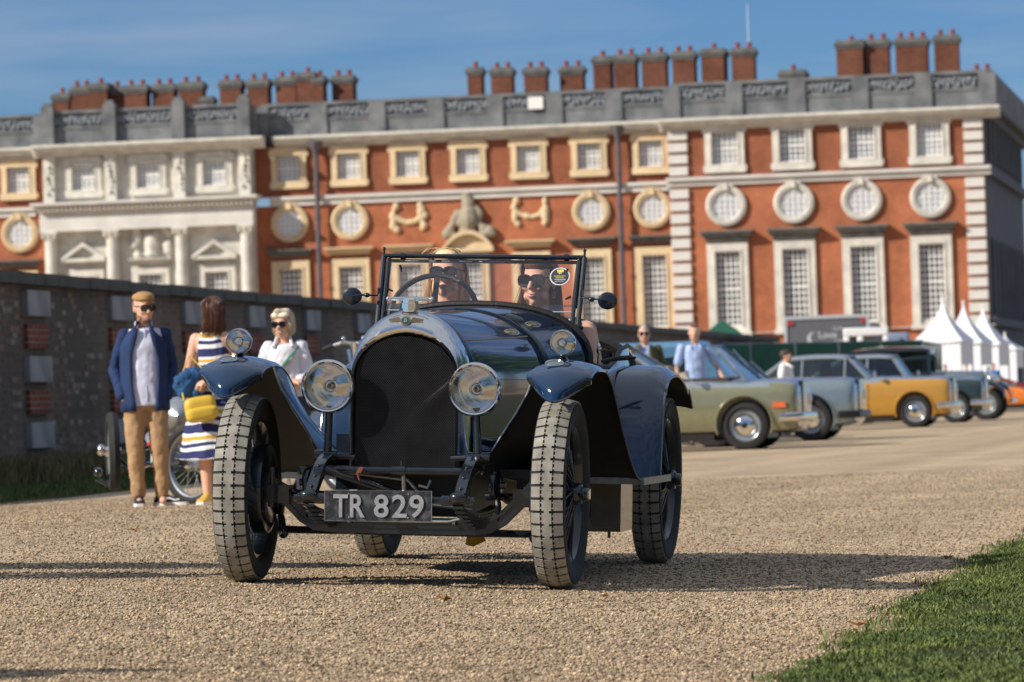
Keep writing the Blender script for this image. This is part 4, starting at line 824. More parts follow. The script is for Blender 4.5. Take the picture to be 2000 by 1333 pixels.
# number plate
pc = L(739, 988.5, -.47); pl = empty('number_plate', pc, (0, R(-.6), 0)); pl.parent = car
plm = M('worn_black_plate', (0.025, 0.028, 0.032), .4, scale=18, col2=(0.14, 0.145, 0.15), metal=.3, detail=9, bump=.1)
MATS['worn_black_plate'].node_tree.nodes['Map Range'].inputs[1].default_value = .28; MATS['worn_black_plate'].node_tree.nodes['Map Range'].inputs[2].default_value = .52
MB().box((0, 0, 0), (.478, .004, .132)).build('plate', plm, pl, 0, bevel=.001)
mb = MB()
for s in (-1, 1): mb.box((s * .2385, -.002, 0), (.004, .006, .134)); mb.box((0, -.002, s * .0665), (.478, .006, .002))
mb.build('plate_edge', steel, pl, 0)
num = M('cast_alloy_numerals', (0.42, 0.43, 0.44), .45, .75, var=.15, scale=40)
for ch, x in (('T', -.167), ('R', -.092), ('8', .015), ('2', .096), ('9', .172)):
    mm = text_mesh(ch, .128, .0035); mm.transform(Matrix.Translation((x, -.006, 0)) @ Matrix.Rotation(R(90), 4, 'X') @ Matrix.Diagonal((.95, 1, 1, 1))); mm.materials.clear()
    bm = bmesh.new(); bm.from_mesh(mm); bm.to_mesh(mm); bm.free(); o = link('numeral', mm, num, pl)
    co = np.array([v.co[:] for v in mm.vertices]); cx_ = (co[:, 0].max() + co[:, 0].min()) / 2; cz_ = (co[:, 2].max() + co[:, 2].min()) / 2; h = co[:, 2].max() - co[:, 2].min(); w_ = co[:, 0].max() - co[:, 0].min()
    f = .101 / h; fx = .066 / w_
    for v in mm.vertices: v.co.x = x + (v.co.x - cx_) * fx; v.co.z = (v.co.z - cz_) * f
    o.location = (0, 0, 0)
mb = MB()
for x, z in ((-.131, .053), (-.131, -.05), (.135, .053), (.135, -.05)): mb.ell((x, -.004, z), (.004, .004, .004), 8, 6)
mb.build('plate_rivet', chrome, pl); mb = MB()
for x, z in ((-.218, .05), (-.218, -.015), (.222, .05), (.222, -.012)): mb.lathe([(.001, -.0035), (.007, -.0035), (.0075, -.002)], (x, 0, z), (0, 1, 0), 12)
mb.build('plate_hole', blkm, pl)
# headlamps and side lamps
def lamp(c, r, name, par, deep=1.0, aim=(0, -1, 0)):
    c = Vector(c); a = -Vector(aim)       # a points backwards
    b = MB().lathe([(r * .97, .012), (r * .95, .05 * deep), (r * .80, .11 * deep), (r * .5, .16 * deep), (.012, .185 * deep), (.001, .187 * deep)], c, a, 32).build(name, blackp if r > .1 else chrome, par)
    MB().lathe([(r * .885, -.010), (r * .90, -.019), (r * .95, -.024), (r * 1.01, -.016), (r * 1.035, .0), (r * 1.02, .016), (r * .98, .02)], c, a, 40).build('lamp_rim', chrome, b)
    MB().lathe([(r * .92, .0)] + [(r * .92 * k, .11 * deep * (1 - k * k) ** .9) for k in (.95, .9, .8, .7, .6, .5, .4, .3, .2, .1, .02)], c, a, 40).build('reflector', mirrorm, b)
    MB().lathe([(.001, -.014), (r * .5, -.011), (r * .92, -.004)], c, a, 32).build('lamp_glass', lensg, b)
    MB().lathe([(.001, .02), (r * .1, .028), (r * .12, .045), (r * .09, .06), (r * .1, .1 * deep)], c, a, 14).lathe([(r * .24, .066), (r * .27, .05), (r * .24, .045)], c, a, 20).build('bulb', chrome, b)
    return b
ha = Vector((.05, -1, -.02)).normalized()
lamp(L(641, 755, -.08), .118, 'headlamp', car, 1.0, ha); lamp(L(927, 761, -.08), .118, 'headlamp', car, 1.0, ha)
# front wings
PC = spline([(-.385, .835), (-.37, .895), (-.30, .965), (-.18, 1.005), (0, 1.018), (.18, 1.008), (.36, .95), (.52, .85), (.70, .73), (.90, .62), (1.1, .525), (1.32, .475)], 4)
PE = spline([(-.215, .925), (-.245, .945), (-.21, .965), (-.12, .98), (0, .985), (.17, .975), (.34, .92), (.50, .825), (.68, .71), (.88, .60), (1.1, .505), (1.32, .458)], 4)
def pe_at(y):
    for (a, za), (b, zb_) in zip(PE[6:-1], PE[7:]):
        if a <= y <= b: return za + (zb_ - za) * (y - a) / (b - a + 1e-9)
    return .458
for s in (-1, 1):
    rows = []
    for i, ((yc, zc), (ye, ze)) in enumerate(zip(PC, PE)):
        row = []
        for j in range(-8, 9):
            q = j / 8; k = abs(q) ** 1.7; w = .145 if i > 6 else .135 + .01 * i / 6
            row.append((s * (.742 + q * w), yc + (ye - yc) * k, zc + (ze - zc) * k - (.012 if abs(j) == 8 else 0)))
        rows.append(row)
    wg = MB().grid(rows).build('front_wing', paint, car, 70)
    MB().grid([[(x, y + .004, z - .007) for x, y, z in r] for r in rows]).build('wing_underside', under, wg, 70)
    MB().tube([r[0] for r in rows][::1] , .0045, 5).tube([r[-1] for r in rows], .0045, 5).tube(rows[0], .0045, 5).build('wing_bead', paint, wg)
    ys = [-.03, .05, .15, .27, .4, .55, .7, .9, 1.1, 1.32]; vr = []
    for y in ys:
        zt = pe_at(max(y, -.0)) - .012; f = min(1, max(0, (y + .03) / .6)); xi = .597
        shp = [(0, 0), (.14, .22), (.36, .42), (.62, .63), (.86, .83), (.97, 1.0)]
        vr.append([(s * (xi + (.345 - xi) * a), y + .06 * b, zt + (.50 - zt) * b) for a, b in shp])
    va = MB().grid(vr).build('wing_valance', paint, wg, 70)
    MB().grid([[(x + s * .006, y + .005, z - .004) for x, y, z in r] for r in vr]).build('valance_lining', under, wg, 70)
    MB().tube(vr[0], .005, 5).build('valance_bead', steel, wg)
    # side lamp and badge plate on the wing
    p = L(470, 667, 0.0) if s < 0 else L(1101, 670, 0.0); l = lamp((p.x, -.03, p.z), .057, 'side_lamp', car, .45, Vector((.03, -1, 0)).normalized())
    MB().cyl((p.x, .0, 1.01), (p.x, .0, p.z - .05), .011).lathe([(.03, 0), (.014, .02)], (p.x, 0, 1.012), (0, 0, 1), 14).build('lamp_stalk', blackp, l)
    mb = MB().lathe([(.036, 0), (.043, .006), (.04, .01), (.036, .006)], (0, 0, 0), (0, 0, 1), 24); mb2 = MB().lathe([(.001, .006), (.036, .004)], (0, 0, 0), (0, 0, 1), 24)
    Tm = Matrix.Translation((p.x - .005, -.215, .9985)) @ Matrix.Rotation(R(24), 4, 'X') @ Matrix.Diagonal((1, .8, 1, 1))
    for m__, mt, nm in ((mb, chrome, 'badge_ring'), (mb2, M('badge_glass', (0.12, 0.15, 0.16), .15, spec=.6), 'badge_glass')): m__.v = [tuple(Tm @ Vector(v)) for v in m__.v]; m__.build(nm, mt, wg)
    # running board and rear wing
    rb = MB().bb(s * .50, s * .885, 1.30, 2.2, .44, .462).build('running_board', blackp, car, 0); MB().bb(s * .885, s * .90, 1.29, 2.2, .435, .468).bb(s * .50, s * .90, 1.295, 1.30, .437, .468).build('board_edge', steel, rb, 0)
    MB().bb(s * .36, s * .50, .9, 2.3, .40, .66).build('side_apron', blackp, car, 0)
    RP = spline([(2.13, .462), (2.15, .58), (2.19, .74), (2.27, .88), (2.40, .965), (2.58, .995), (2.78, .992), (2.98, .955), (3.15, .89), (3.28, .80)], 4); rows = []
    for y, z in RP:
        row = []
        for j in range(0, 13):
            q = j / 12; x = .50 + .352 * q; dn = .05 * max(0, (q - .72) / .28) ** 2.2; row.append((s * x, y + dn * .5 * (1 if y < 2.3 else 0), z - dn * (1 if z > .9 else .3)))
        rows.append(row)
    rw = MB().grid(rows).build('rear_wing', paint, car, 70); MB().grid([[(x, y + (.008 if y < 2.4 else 0), z - (.008 if y > 2.3 else 0)) for x, y, z in r] for r in rows]).build('wing_underside', under, rw, 70)
    MB().tube([r[-1] for r in rows], .006, 5).tube(rows[-1], .005, 5).build('wing_bead', steel if s > 0 else paint, rw)
    MB().tube([(r[1][0], r[1][1] - .004, r[1][2] + .004) for r in rows[:22]], .006, 5).build('wing_seam', paint, rw)
    MB().grid([[(s * .50, y, z), (s * .49, y, .55)] for y, z in RP if y > 2.2]).build('inner_panel', blackp, rw)
p = L(1215, 990, 1.75); MB().bb(.52, .74, 1.62, 2.0, .20, .43).build('battery_box', blackp, car, 0); MB().bb(.60, .742, 1.60, 1.615, .23, .435).build('box_panel', M('aged_canvas', (0.16, 0.15, 0.13), .8), car, 0)
MB().cyl((.56, 1.66, .17), (.56, 1.66, .21), .008).cyl((.68, 1.66, .17), (.68, 1.66, .21), .008).build('box_bolt', blackp, car)
lv = L(1170, 668, 1.95); MB().tube([(.565, 1.98, 1.0), (.567, 1.985, 1.06)], .005).ell((.567, 1.985, 1.075), (.012, .012, .028)).build('hand_lever', chrome, car)
MB().tube([(.58, 2.0, 1.015), (.64, 2.05, 1.03), (.70, 2.1, 1.035)], [.008, .013, .012], 8).ell((.715, 2.11, 1.035), (.02, .01, .008)).build('spare_lamp_handle', leather, car)
MB().tube([(-.45, 3.5, .62), (.45, 3.5, .62)], .02).build('rear_axle_tube', blkm, car); MB().tube([(-.7, 2.985, .423), (.7, 2.985, .423)], .05).ell((0, 2.985, .423), (.15, .15, .15)).build('rear_axle', blkm, car)
tag_ = L(930, 1060, .9); MB().add([(tag_.x - .045, .9, tag_.z + .03), (tag_.x + .03, .88, tag_.z + .045), (tag_.x + .045, .91, tag_.z + .01), (tag_.x - .02, .93, tag_.z - .02), (tag_.x - .05, .9, tag_.z - .01)], [(0, 1, 2, 3, 4)]).build('orange_rag', leafy, car, 0, thick=.002)
# ---------------------------------------------------------------- parked cars
silverp = M('silver_paint', (0.36, 0.40, 0.43), .25, .5, coat=1, var=.05); tyreb = M('road_tyre', (0.018, 0.018, 0.019), .8, var=.3)
cglass = M_glass('car_glass', (.55, .72, .70), .10, .75); seatm = M('car_seat', (0.05, 0.035, 0.03), .7); lampr = M('amber_lens', (0.7, 0.13, 0.03), .25, coat=1); clearl = M('clear_lens', (0.7, 0.7, 0.68), .15, coat=1)
def sect(x, w, zb, zt, crown=.03):
    h = zt - zb; half = [(w * .80, zb), (w * .93, zb + .05 * h), (w * .985, zb + .2 * h), (w, zb + .45 * h), (w * .99, zb + .72 * h), (w * .965, zb + .88 * h), (w * .90, zb + .965 * h), (w * .78, zt), (w * .4, zt + crown)]
    return [(x, -y, z) for y, z in half] + [(x, 0, zt + crown * 1.3)] + [(x, y, z) for y, z in half[::-1]]
def boolean(me, cut):
    o = bpy.data.objects.new('a', me); c = bpy.data.objects.new('b', cut); COL.objects.link(o); COL.objects.link(c)
    md = o.modifiers.new('b', 'BOOLEAN'); md.object = c; md.operation = 'DIFFERENCE'; md.solver = 'EXACT'; dg = bpy.context.evaluated_depsgraph_get(); dg.update()
    out = bpy.data.meshes.new_from_object(o.evaluated_get(dg)); bpy.data.objects.remove(o); bpy.data.objects.remove(c); out.shade_smooth(); out.set_sharp_from_angle(angle=R(38)); return out
def road_wheel(par, x, y, r, s, cap='disc', name='wheel'):
    tw = .19; w = MB().lathe([(r * .62, -tw * .35), (r * .60, -tw * .2), (r * .60, tw * .2), (r * .62, tw * .35), (r * .655, tw * .38)], (0, 0, 0), (0, s, 0), 32).lathe([(.001, tw * .1), (r * .42, tw * .12), (r * .5, tw * .2), (r * .60, tw * .18), (r * .645, tw * .36)], (0, 0, 0), (0, s, 0), 32).build(name, silverp if cap != 'black' else blackp, par, loc=(x, y, r))
    MB().lathe([(r * .62, -tw * .4), (r * .75, -tw * .52), (r * .93, -tw * .48), (r, -tw * .3), (r, tw * .3), (r * .93, tw * .48), (r * .75, tw * .54), (r * .66, tw * .44), (r * .62, tw * .3)], (0, 0, 0), (0, s, 0), 40).build('tyre', tyreb, w)
    MB().lathe([(r * .48, tw * .21), (r * .42, tw * .36), (r * .3, tw * .48), (r * .14, tw * .52), (r * .13, tw * .62), (.001, tw * .64)], (0, 0, 0), (0, s, 0), 28).build('hub_cap', chrome, w)
    MB().lathe([(r * .13, tw * .625), (r * .09, tw * .66), (.001, tw * .662)], (0, 0, 0), (0, s, 0), 16).build('hub_centre', blackp, w)
    return w
def parked_car(label, px, D, psi, P, name='parked_car', group='classic cars parked beside the wall'):
    p = W(px, 800, D); tr = P.get('track', .72); ps = R(psi); fx = Vector((math.cos(ps), -math.sin(ps))); lt = Vector((math.sin(ps), math.cos(ps)))
    o = empty(name, (p.x + lt.x * tr, D + lt.y * tr, gz(p.x, D)), (0, 0, -ps), label, 'car', group)
    r = P.get('r', .35); wb = P.get('wb', 3.05); fo, ro = P.get('fo', .78), P.get('ro', 1.05); hw = P.get('hw', .90); bt = P.get('belt', 1.0); hd = P.get('hood', .98); zb = P.get('zb', .24)
    st = P.get('stations') or [(fo, hw * .84, zb + .14, hd - .12), (fo - .05, hw * .93, zb + .03, hd - .04), (fo - .25, hw * .97, zb, hd), (0, hw, zb, hd + .01), (-.7, hw, zb, hd + .03), (-1.1, hw, zb, bt), (-wb * .6, hw, zb, bt), (-wb + .2, hw, zb, bt + .01), (-wb - .4, hw * .98, zb, bt - .02), (-wb - ro + .1, hw * .93, zb + .05, bt - .08), (-wb - ro, hw * .85, zb + .15, bt - .16)]
    pts = spline([(a, b, c, d) for a, b, c, d in st], 3); mb = MB(); mb.rings([sect(x, w, b, t) for x, w, b, t in pts], True, True, True)
    cut = MB(); ra = r * P.get('arch', 1.14)
    for x in (0, -wb):
        for s in (-1, 1): cut.cyl((x, s * (hw - .3), r + .02), (x, s * (hw + .2), r + .02), ra, n=30)
    lo = P.get('two', None); me = boolean(mb.mesh('body', 0), cut.mesh('cut', 0)); b = link('body', me, P['paint'], o)
    if lo:        # faces above height tz take a second material
        me.materials.append(lo)
        for f in me.polygons:
            if f.center.z > P.get('tz', .9): f.material_index = 1
    for x in (0, -wb):
        for s in (-1, 1): MB().tube([(x + (ra + .012) * math.cos(a), s * (hw * .992), r + .02 + (ra + .012) * math.sin(a)) for a in [-.35 + (math.pi + .7) * i / 20 for i in range(21)]], .018, 6).build('arch_lip', P['paint'], b); road_wheel(o, x, s * (hw - .16), r, s, P.get('cap', 'disc'))
    MB().bb(-wb + r + .1, -r - .1, -hw * .9, hw * .9, zb - .1, zb + .02).build('sill', under, o, 0); MB().bb(-wb - .3, .3, -hw + .34, hw - .34, zb - .08, zb + .3).build('underside', blkm, o, 0)
    # greenhouse
    g = P.get('cabin')
    if g:
        xa, xb, xc, xd, zr = g    # windscreen base, roof front, roof rear, rear base
        cw, rw = hw * .86, hw * .66; z0 = bt - .02; n = 8; rows = []
        for i in range(n + 1):
            x = xb + (xc - xb) * i / n; q = math.sin(math.pi * min(1, max(0, (i + .6) / (n + 1.2)))) ** .5; z = zr - .07 * (1 - q)
            rows.append([(x, -rw - .05, z - .06), (x, -rw, z - .02), (x, -rw * .6, z + .015), (x, 0, z + .025), (x, rw * .6, z + .015), (x, rw, z - .02), (x, rw + .05, z - .06)])
        rf = MB().grid(rows).build('roof', P.get('roofp', silverp), o, 60, thick=.02); zf, zk = rows[0][1][2] - .03, rows[-1][1][2] - .03
        pm = P.get('roofp', silverp)
        for s in (-1, 1):
            mbp = MB().tube([(xa, s * cw, z0), (xb, s * (rw + .03), zf)], .03, 6).tube([(xd, s * cw, z0), (xc, s * (rw + .03), zk)], .055, 6)
            for m_ in P.get('pillars', [(xb + xc) / 2]): mbp.tube([(m_, s * cw, z0), (m_ + .02, s * (rw + .04), zr - .08)], .025, 6)
            mbp.build('window_pillar', pm, o)
            MB().add([(xa, s * cw * .98, z0), (xd, s * cw * .98, z0), (xc, s * (rw + .01), zk), (xb, s * (rw + .01), zf)], [(0, 1, 2, 3)]).build('side_window', cglass, o, 0)
            MB().tube([(xa, s * cw, z0 + .01), (xd, s * cw, z0 + .01)], .014, 5).build('waist_trim', chrome, o)
        MB().add([(xa, -cw, z0), (xa, cw, z0), (xb, rw, zf), (xb, -rw, zf)], [(0, 1, 2, 3)]).build('windscreen', cglass, o, 0); MB().add([(xd, -cw, z0), (xd, cw, z0), (xc, rw, zk), (xc, -rw, zk)], [(0, 1, 2, 3)]).build('rear_window', cglass, o, 0)
        for x in ((xa + xb) / 2 - .75, xd + .55): 
            for s in (-1, 1): MB().box((x, s * .38, z0 + .05), (.14, .5, .42), Matrix.Rotation(-.2, 3, 'Y')).box((x - .03, s * .38, z0 + .3), (.1, .28, .16)).build('seat', seatm, o, 25, bevel=.03)
    if P.get('open'):
        xa = P['open']; cw = hw * .86; h = P.get('wsh', .5)
        MB().tube([(xa, -cw, bt - .02), (xa - .58, -cw * .9, bt + h), (xa - .58, cw * .9, bt + h), (xa, cw, bt - .02)], .026, 6).build('windscreen_frame', M('blue_silver_trim', (0.16, 0.26, 0.36), .3, .4), o)
        MB().add([(xa, -cw, bt - .02), (xa, cw, bt - .02), (xa - .58, cw * .9, bt + h), (xa - .58, -cw * .9, bt + h)], [(0, 1, 2, 3)]).build('windscreen', cglass, o, 0)
        for s in (-1, 1): MB().tube([(xa - .05, s * cw, bt), (xa - .42, s * cw * .93, bt + h * .9), (xa - .44, s * cw, bt)], .013, 5).add([(xa - .05, s * cw, bt), (xa - .42, s * cw * .93, bt + h * .9), (xa - .44, s * cw, bt)], [(0, 1, 2)]).build('quarter_window', cglass if 0 else chrome, o) if 0 else MB().tube([(xa - .05, s * cw, bt), (xa - .42, s * cw * .93, bt + h * .9), (xa - .44, s * cw, bt)], .013, 5).build('quarter_light', chrome, o)
        MB().bb(-wb + .2, xa - .3, -cw * .8, cw * .8, bt - .3, bt + .035).build('interior', seatm, o, 0)
        for s in (-1, 1): MB().box((xa - 1.35, s * .36, bt + .06), (.16, .5, .34), Matrix.Rotation(-.2, 3, 'Y')).build('seat', M('tan_seat', (0.45, 0.36, 0.24), .6), o, 25, bevel=.03)
        MB().ell((-wb - .1, 0, bt + .03), (.42, cw * .9, .12)).build('folded_hood', M('folded_hood_cloth', (0.46, 0.40, 0.30), .8), o)
    # trim
    for s in (-1, 1):
        for x in P.get('doors', [-.95, -2.0]): MB().tube([(x, s * (hw * .99), zb + .15), (x, s * (hw + .002), zb + .4), (x, s * (hw * .985), bt - .12)], .006, 4).build('door_gap', blkm, b)
        MB().tube([(-1.85, s * (hw + .01), bt - .2), (-1.70, s * (hw + .035), bt - .2), (-1.68, s * (hw + .01), bt - .2)], .01, 5).build('door_handle', chrome, b)
        if P.get('marker'): MB().bb(fo - .35, fo - .16, s * hw * .96, s * (hw * .985 + .01), .60, .68).build('side_marker', lampr, b, 0); MB().ell((fo - .02, s * hw * .68, .72), (.05, .14, .1)).build('headlamp', clearl, b)
        else: MB().ell((fo - .05, s * hw * .68, .74), (.08, .11, .11)).build('headlamp', clearl, b)
    bm_ = P.get('bumper', chrome); z = P.get('bz', .45)
    MB().tube([(fo - .26, -hw - .01, z), (fo - .06, -hw * .98, z), (fo + .06, -hw * .86, z), (fo + .10, 0, z), (fo + .06, hw * .86, z), (fo - .06, hw * .98, z), (fo - .26, hw + .01, z)], .05, 8, flat=(1.2, .6)).build('front_bumper', bm_, o)
    MB().tube([(-wb - ro + .4, -hw, z), (-wb - ro - .08, -hw * .9, z), (-wb - ro - .08, hw * .9, z), (-wb - ro + .4, hw, z)], .05, 8).build('rear_bumper', bm_, o)
    if P.get('grille', True): MB().bb(fo - .1, fo + .02, -.26, .26, .48, hd + .0).build('radiator_grille', blackc, o, 25, bevel=.015)
    MB().tube([(-.75, -hw * .95, bt - .01), (-.78, -hw - .08, bt + .07)], .012, 5).ell((-.79, -hw - .12, bt + .10), (.03, .09, .06)).build('door_mirror', chrome, o)
    return o
olivep = M('olive_gold_paint', (0.27, 0.265, 0.155), .27, .4, coat=1, var=.05); bluesil = M('blue_silver_paint', (0.24, 0.30, 0.33), .25, .45, coat=1, var=.05); yelp = M('mustard_paint', (0.52, 0.265, 0.035), .3, .2, coat=1, var=.04)
dgreen = M('dark_green_paint', (0.028, 0.045, 0.045), .25, .2, coat=1); orangep = M('orange_paint', (0.75, 0.20, 0.02), .3, coat=1); blackc = M('black_car_paint', (0.01, 0.011, 0.014), .2, coat=1)
parked_car('olive green and silver open saloon with whitewalled hubcaps nearest behind the vintage car', 1455, 71, 11, dict(paint=olivep, two=silverp, tz=.93, open=.06, marker=True, belt=1.03, hood=.985, doors=[-1.1, -2.4], wsh=.50, r=.355, bz=.46))
parked_car('pale blue silver open car with black bumper between the olive and mustard cars', 1583, 80.5, 11, dict(paint=bluesil, belt=.98, hood=1.0, bumper=blkm, wsh=.42, r=.355, open=-.75, bz=.42, fo=.74))
parked_car('mustard yellow coupe with silver roof in the row of parked cars', 1787, 101, 11, dict(paint=yelp, two=silverp, tz=.985, belt=1.05, hood=1.02, cabin=(-.95, -1.35, -2.7, -3.3, 1.56), pillars=[-1.45, -2.35], roofp=silverp, r=.345, fo=.74))
parked_car('dark green rounded saloon with chrome bumper tip beyond the mustard coupe', 1866, 110.5, 11, dict(paint=dgreen, two=M('grey_blue_paint', (0.20, 0.25, 0.28), .25, .4, coat=1), tz=.97, belt=1.06, hood=1.0, cabin=(-1.1, -1.4, -2.6, -3.4, 1.60), r=.345, fo=.62))
parked_car('silver grey coupe partly hidden behind the blue rear wing', 1392, 75.2, 11, dict(paint=silverp, belt=1.14, hood=1.0, cabin=(-.75, -1.35, -2.5, -3.2, 1.62), pillars=[-1.62], roofp=silverp, r=.35))
parked_car('low orange sports car cut off at the right edge of the picture', 2035, 150, 11, dict(paint=orangep, belt=.80, hood=.72, zb=.2, cabin=(-.55, -1.3, -2.1, -3.0, 1.12), roofp=M('dark_red_paint', (0.25, 0.01, 0.02), .3), r=.32, hw=.88, grille=False, wb=2.5, doors=[-.9, -1.9]))
# black vintage saloon with separate wings
def vintage_saloon():
    D = 117; p = W(1925, 800, D); ps = R(11); o = empty('vintage_saloon', (p.x + .72 * math.sin(ps), D + .72 * math.cos(ps), 0), (0, 0, -ps), 'tall black vintage saloon with chrome headlamps at the far end of the row', 'car', 'classic cars parked beside the wall')
    MB().rings([[(x, -w, .5), (x, -w, z - .12), (x, -w * .8, z), (x, 0, z + .03), (x, w * .8, z), (x, w, z - .12), (x, w, .5)] for x, w, z in ((-.05, .33, 1.12), (-.1, .36, 1.16), (-.7, .45, 1.18), (-1.3, .56, 1.2))]).build('bonnet', M('grey_blue_paint', (0.2, 0.25, 0.28)), o)
    MB().bb(-3.3, -1.3, -.72, .72, .45, 1.2).build('body', blackc, o, 25, bevel=.06); MB().rings([[(x, -.66, z - .1), (x, -.6, z), (x, 0, z + .03), (x, .6, z), (x, .66, z - .1)] for x, z in ((-1.30, 1.74), (-1.5, 1.80), (-2.6, 1.83), (-3.2, 1.76), (-3.4, 1.6))]).build('roof', blackc, o)
    for s in (-1, 1):
        mb = MB()
        for x in (-1.36, -2.1, -2.8, -3.3): mb.tube([(x, s * .70, 1.18), (x, s * .64, 1.72)], .04, 6)
        mb.build('window_pillar', blackc, o); MB().bb(-3.3, -1.36, s * .665, s * .67, 1.19, 1.72).build('side_window', cglass, o, 0)
        rows = [[(x, s * .50, z), (x, s * .68, z + .03), (x, s * .86, z - .02), (x, s * .9, z - .1)] for x, z in spline([(.48, .55), (.42, .75), (.2, .9), (0, .93), (-.25, .88), (-.5, .68), (-.8, .48), (-1.1, .38)], 3)]
        MB().grid(rows).build('front_wing', blackc, o, 60, thick=.02); rows = [[(x - 3.0, s * .50, z), (x - 3.0, s * .68, z + .03), (x - 3.0, s * .86, z - .02), (x - 3.0, s * .9, z - .1)] for x, z in spline([(.8, .38), (.5, .6), (.2, .86), (0, .9), (-.3, .82), (-.5, .5)], 3)]; MB().grid(rows).build('rear_wing', blackc, o, 60, thick=.02)
        MB().bb(-2.3, -1.0, s * .55, s * .88, .34, .38).build('running_board', blackc, o, 0)
        road_wheel(o, 0, s * .72, .39, s); road_wheel(o, -3.0, s * .72, .39, s); h = MB().ell((.12, s * .38, .98), (.15, .13, .13)).build('headlamp', chrome, o)
        MB().cyl((.1, s * .38, .8), (.1, s * .38, .9), .02).build('lamp_post', chrome, h)
    MB().bb(-.02, .06, -.3, .3, .5, 1.18).build('radiator_grille', chrome, o, 25, bevel=.02); MB().tube([(.6, -.7, .45), (.62, 0, .45), (.6, .7, .45)], .05).build('front_bumper', chrome, o); MB().ell((.02, 0, 1.24), (.05, .02, .05)).build('mascot', chrome, o)
    MB().bb(-3.2, -1.5, -.6, .6, .5, 1.25).build('interior', seatm, o, 0)
vintage_saloon()
# pale estate roof and blue van far behind the parked row
def far_van(px, D, w, h, mt, label, l=2.6):
    p = W(px, 700, D); o = empty('parked_van', (p.x, D, gz(p.x, D)), (0, 0, R(-8)), label, 'van'); mb = MB()
    mb.rings([[(x, 0, .35), (x, 0, z), (x, w * .06, z + .1), (x, w - .1, z + .1), (x, w, z), (x, w, .35)] for x, z in ((-l / 2, h * .8), (-l / 2 + .2, h), (l * .15, h), (l * .35, h * .62), (l / 2, h * .55))]); mb.build('body', mt, o, 30)
    MB().bb(-l * .4, l * .12, -.012, 0, h * .62, h * .9).build('side_window', paneD, o, 0)
    for x in (-l * .3, l * .32): road_wheel(o, x, .08, .32, -1)
far_van(1322, 84, 1.7, 1.66, M('mid_blue_paint', (0.10, 0.22, 0.36), .3, coat=1), 'blue van roof glimpsed between the two standing men', 2.6)
# ---------------------------------------------------------------- netting fence, lorry, cabins, tents
net = M('green_netting', (0.012, 0.10, 0.062), .8, col2=(0.008, 0.075, 0.05), scale=2.5, bump=.2, bscale=3)
def fence(px0, px1, D0, D1, h, label, step=2.4):
    a, b = W(px0, 700, D0), W(px1, 700, D1); a.z = b.z = 0; d = (b - a); n = max(1, round(d.length / step)); u = d.normalized(); o = empty('netting_fence', a, (0, 0, math.atan2(u.y, u.x)), label, 'fence'); w = d.length / n
    for i in range(n):
        rows = [[(x, .03 * math.sin(x * 2.3 + z * 1.4 + i), z) for z in (.0, .4, .9, 1.4, 1.9, h)] for x in [w * i + .03 + (w - .06) * k / 8 for k in range(9)]]
        MB().grid(rows).build('net_panel', net, o, 60); 
    for i in range(n + 1): MB().cyl((w * i, .03, 0), (w * i, .03, h + .03), .025, n=6).build('post', steel, o)
    MB().cyl((0, .03, h), (d.length, .03, h), .018, n=6).build('rail', steel, o)
fence(1285, 1803, 137, 148, 2.27, 'long run of dark green netted fencing behind the parked cars'); fence(1797, 1840, 152, 166, 2.3, 'short darker return of green netting in front of the first tent')
D = 185; p = W(1616, 690, D); lorry = empty('lorry', (p.x, D, 0), (0, 0, R(-4)), 'grey box lorry with white frame and crescent moon lettering behind green netting', 'lorry')
gry = M('lorry_grey', (0.115, 0.12, 0.135), .5); lw = 167 / FPX * D; x0_, x1_ = -lw / 2, lw / 2; zt_ = 3.72
MB().bb(x0_ + .1, x1_ - .1, 0, 6, 1.0, zt_ - .1).build('box_body', gry, lorry, 0); fr = M('lorry_frame', (0.45, 0.47, 0.50), .5)
MB().bb(x0_, x0_ + .12, -.05, .06, .9, zt_).bb(x1_ - .12, x1_, -.05, .06, .9, zt_).bb(x0_ + .12, x1_ - .12, -.05, .06, zt_ - .13, zt_).bb(x0_, x1_, -.05, .06, .85, .9).build('body_frame', fr, lorry, 0)
MB().bb(x0_ + .14, x0_ + .34, -.07, -.05, zt_ - .32, zt_ - .2).bb(x1_ - .34, x1_ - .14, -.07, -.05, zt_ - .28, zt_ - .16).build('marker_lamp', red, lorry, 0)
ltg = M('faded_white_lettering', (0.5, 0.51, 0.54), .5); mb = MB(); oc = (-.50, 2.84)
arc = [(oc[0] + .26 * math.cos(a), oc[1] + .26 * math.sin(a)) for a in [R(60 + 12 * i * 1.9) for i in range(12)]]; inn = [(oc[0] + .09 + .21 * math.cos(a), oc[1] + .04 + .22 * math.sin(a)) for a in [R(75 + 18.5 * i) for i in range(12)]][::-1]
mb.rings([[(x, -.012, z), (x, -.002, z), (x2, -.002, z2), (x2, -.012, z2)] for (x, z), (x2, z2) in zip(arc, inn[::-1])]); mb.build('moon_logo', ltg, lorry, 0)
text_obj('Loos', .36, .004, ltg, lorry, (.02, -.012, 2.97), Matrix.Rotation(R(90), 3, 'X'), 'lettering'); text_obj('LUX', .2, .004, ltg, lorry, (.42, -.012, 3.2), Matrix.Rotation(R(90), 3, 'X')); text_obj('HIRE', .16, .004, ltg, lorry, (.42, -.012, 2.72), Matrix.Rotation(R(90), 3, 'X'))
for x in (x0_ + .4, x1_ - .4): road_wheel(lorry, x, .2, .45, -1)
D = 176; p = W(1692, 690, D); cab = empty('site_cabin', (p.x, D, 0), (0, 0, R(-4)), 'white low cabin with dark openings parked in front of the grey lorry', 'cabin'); w = 88 / FPX * D
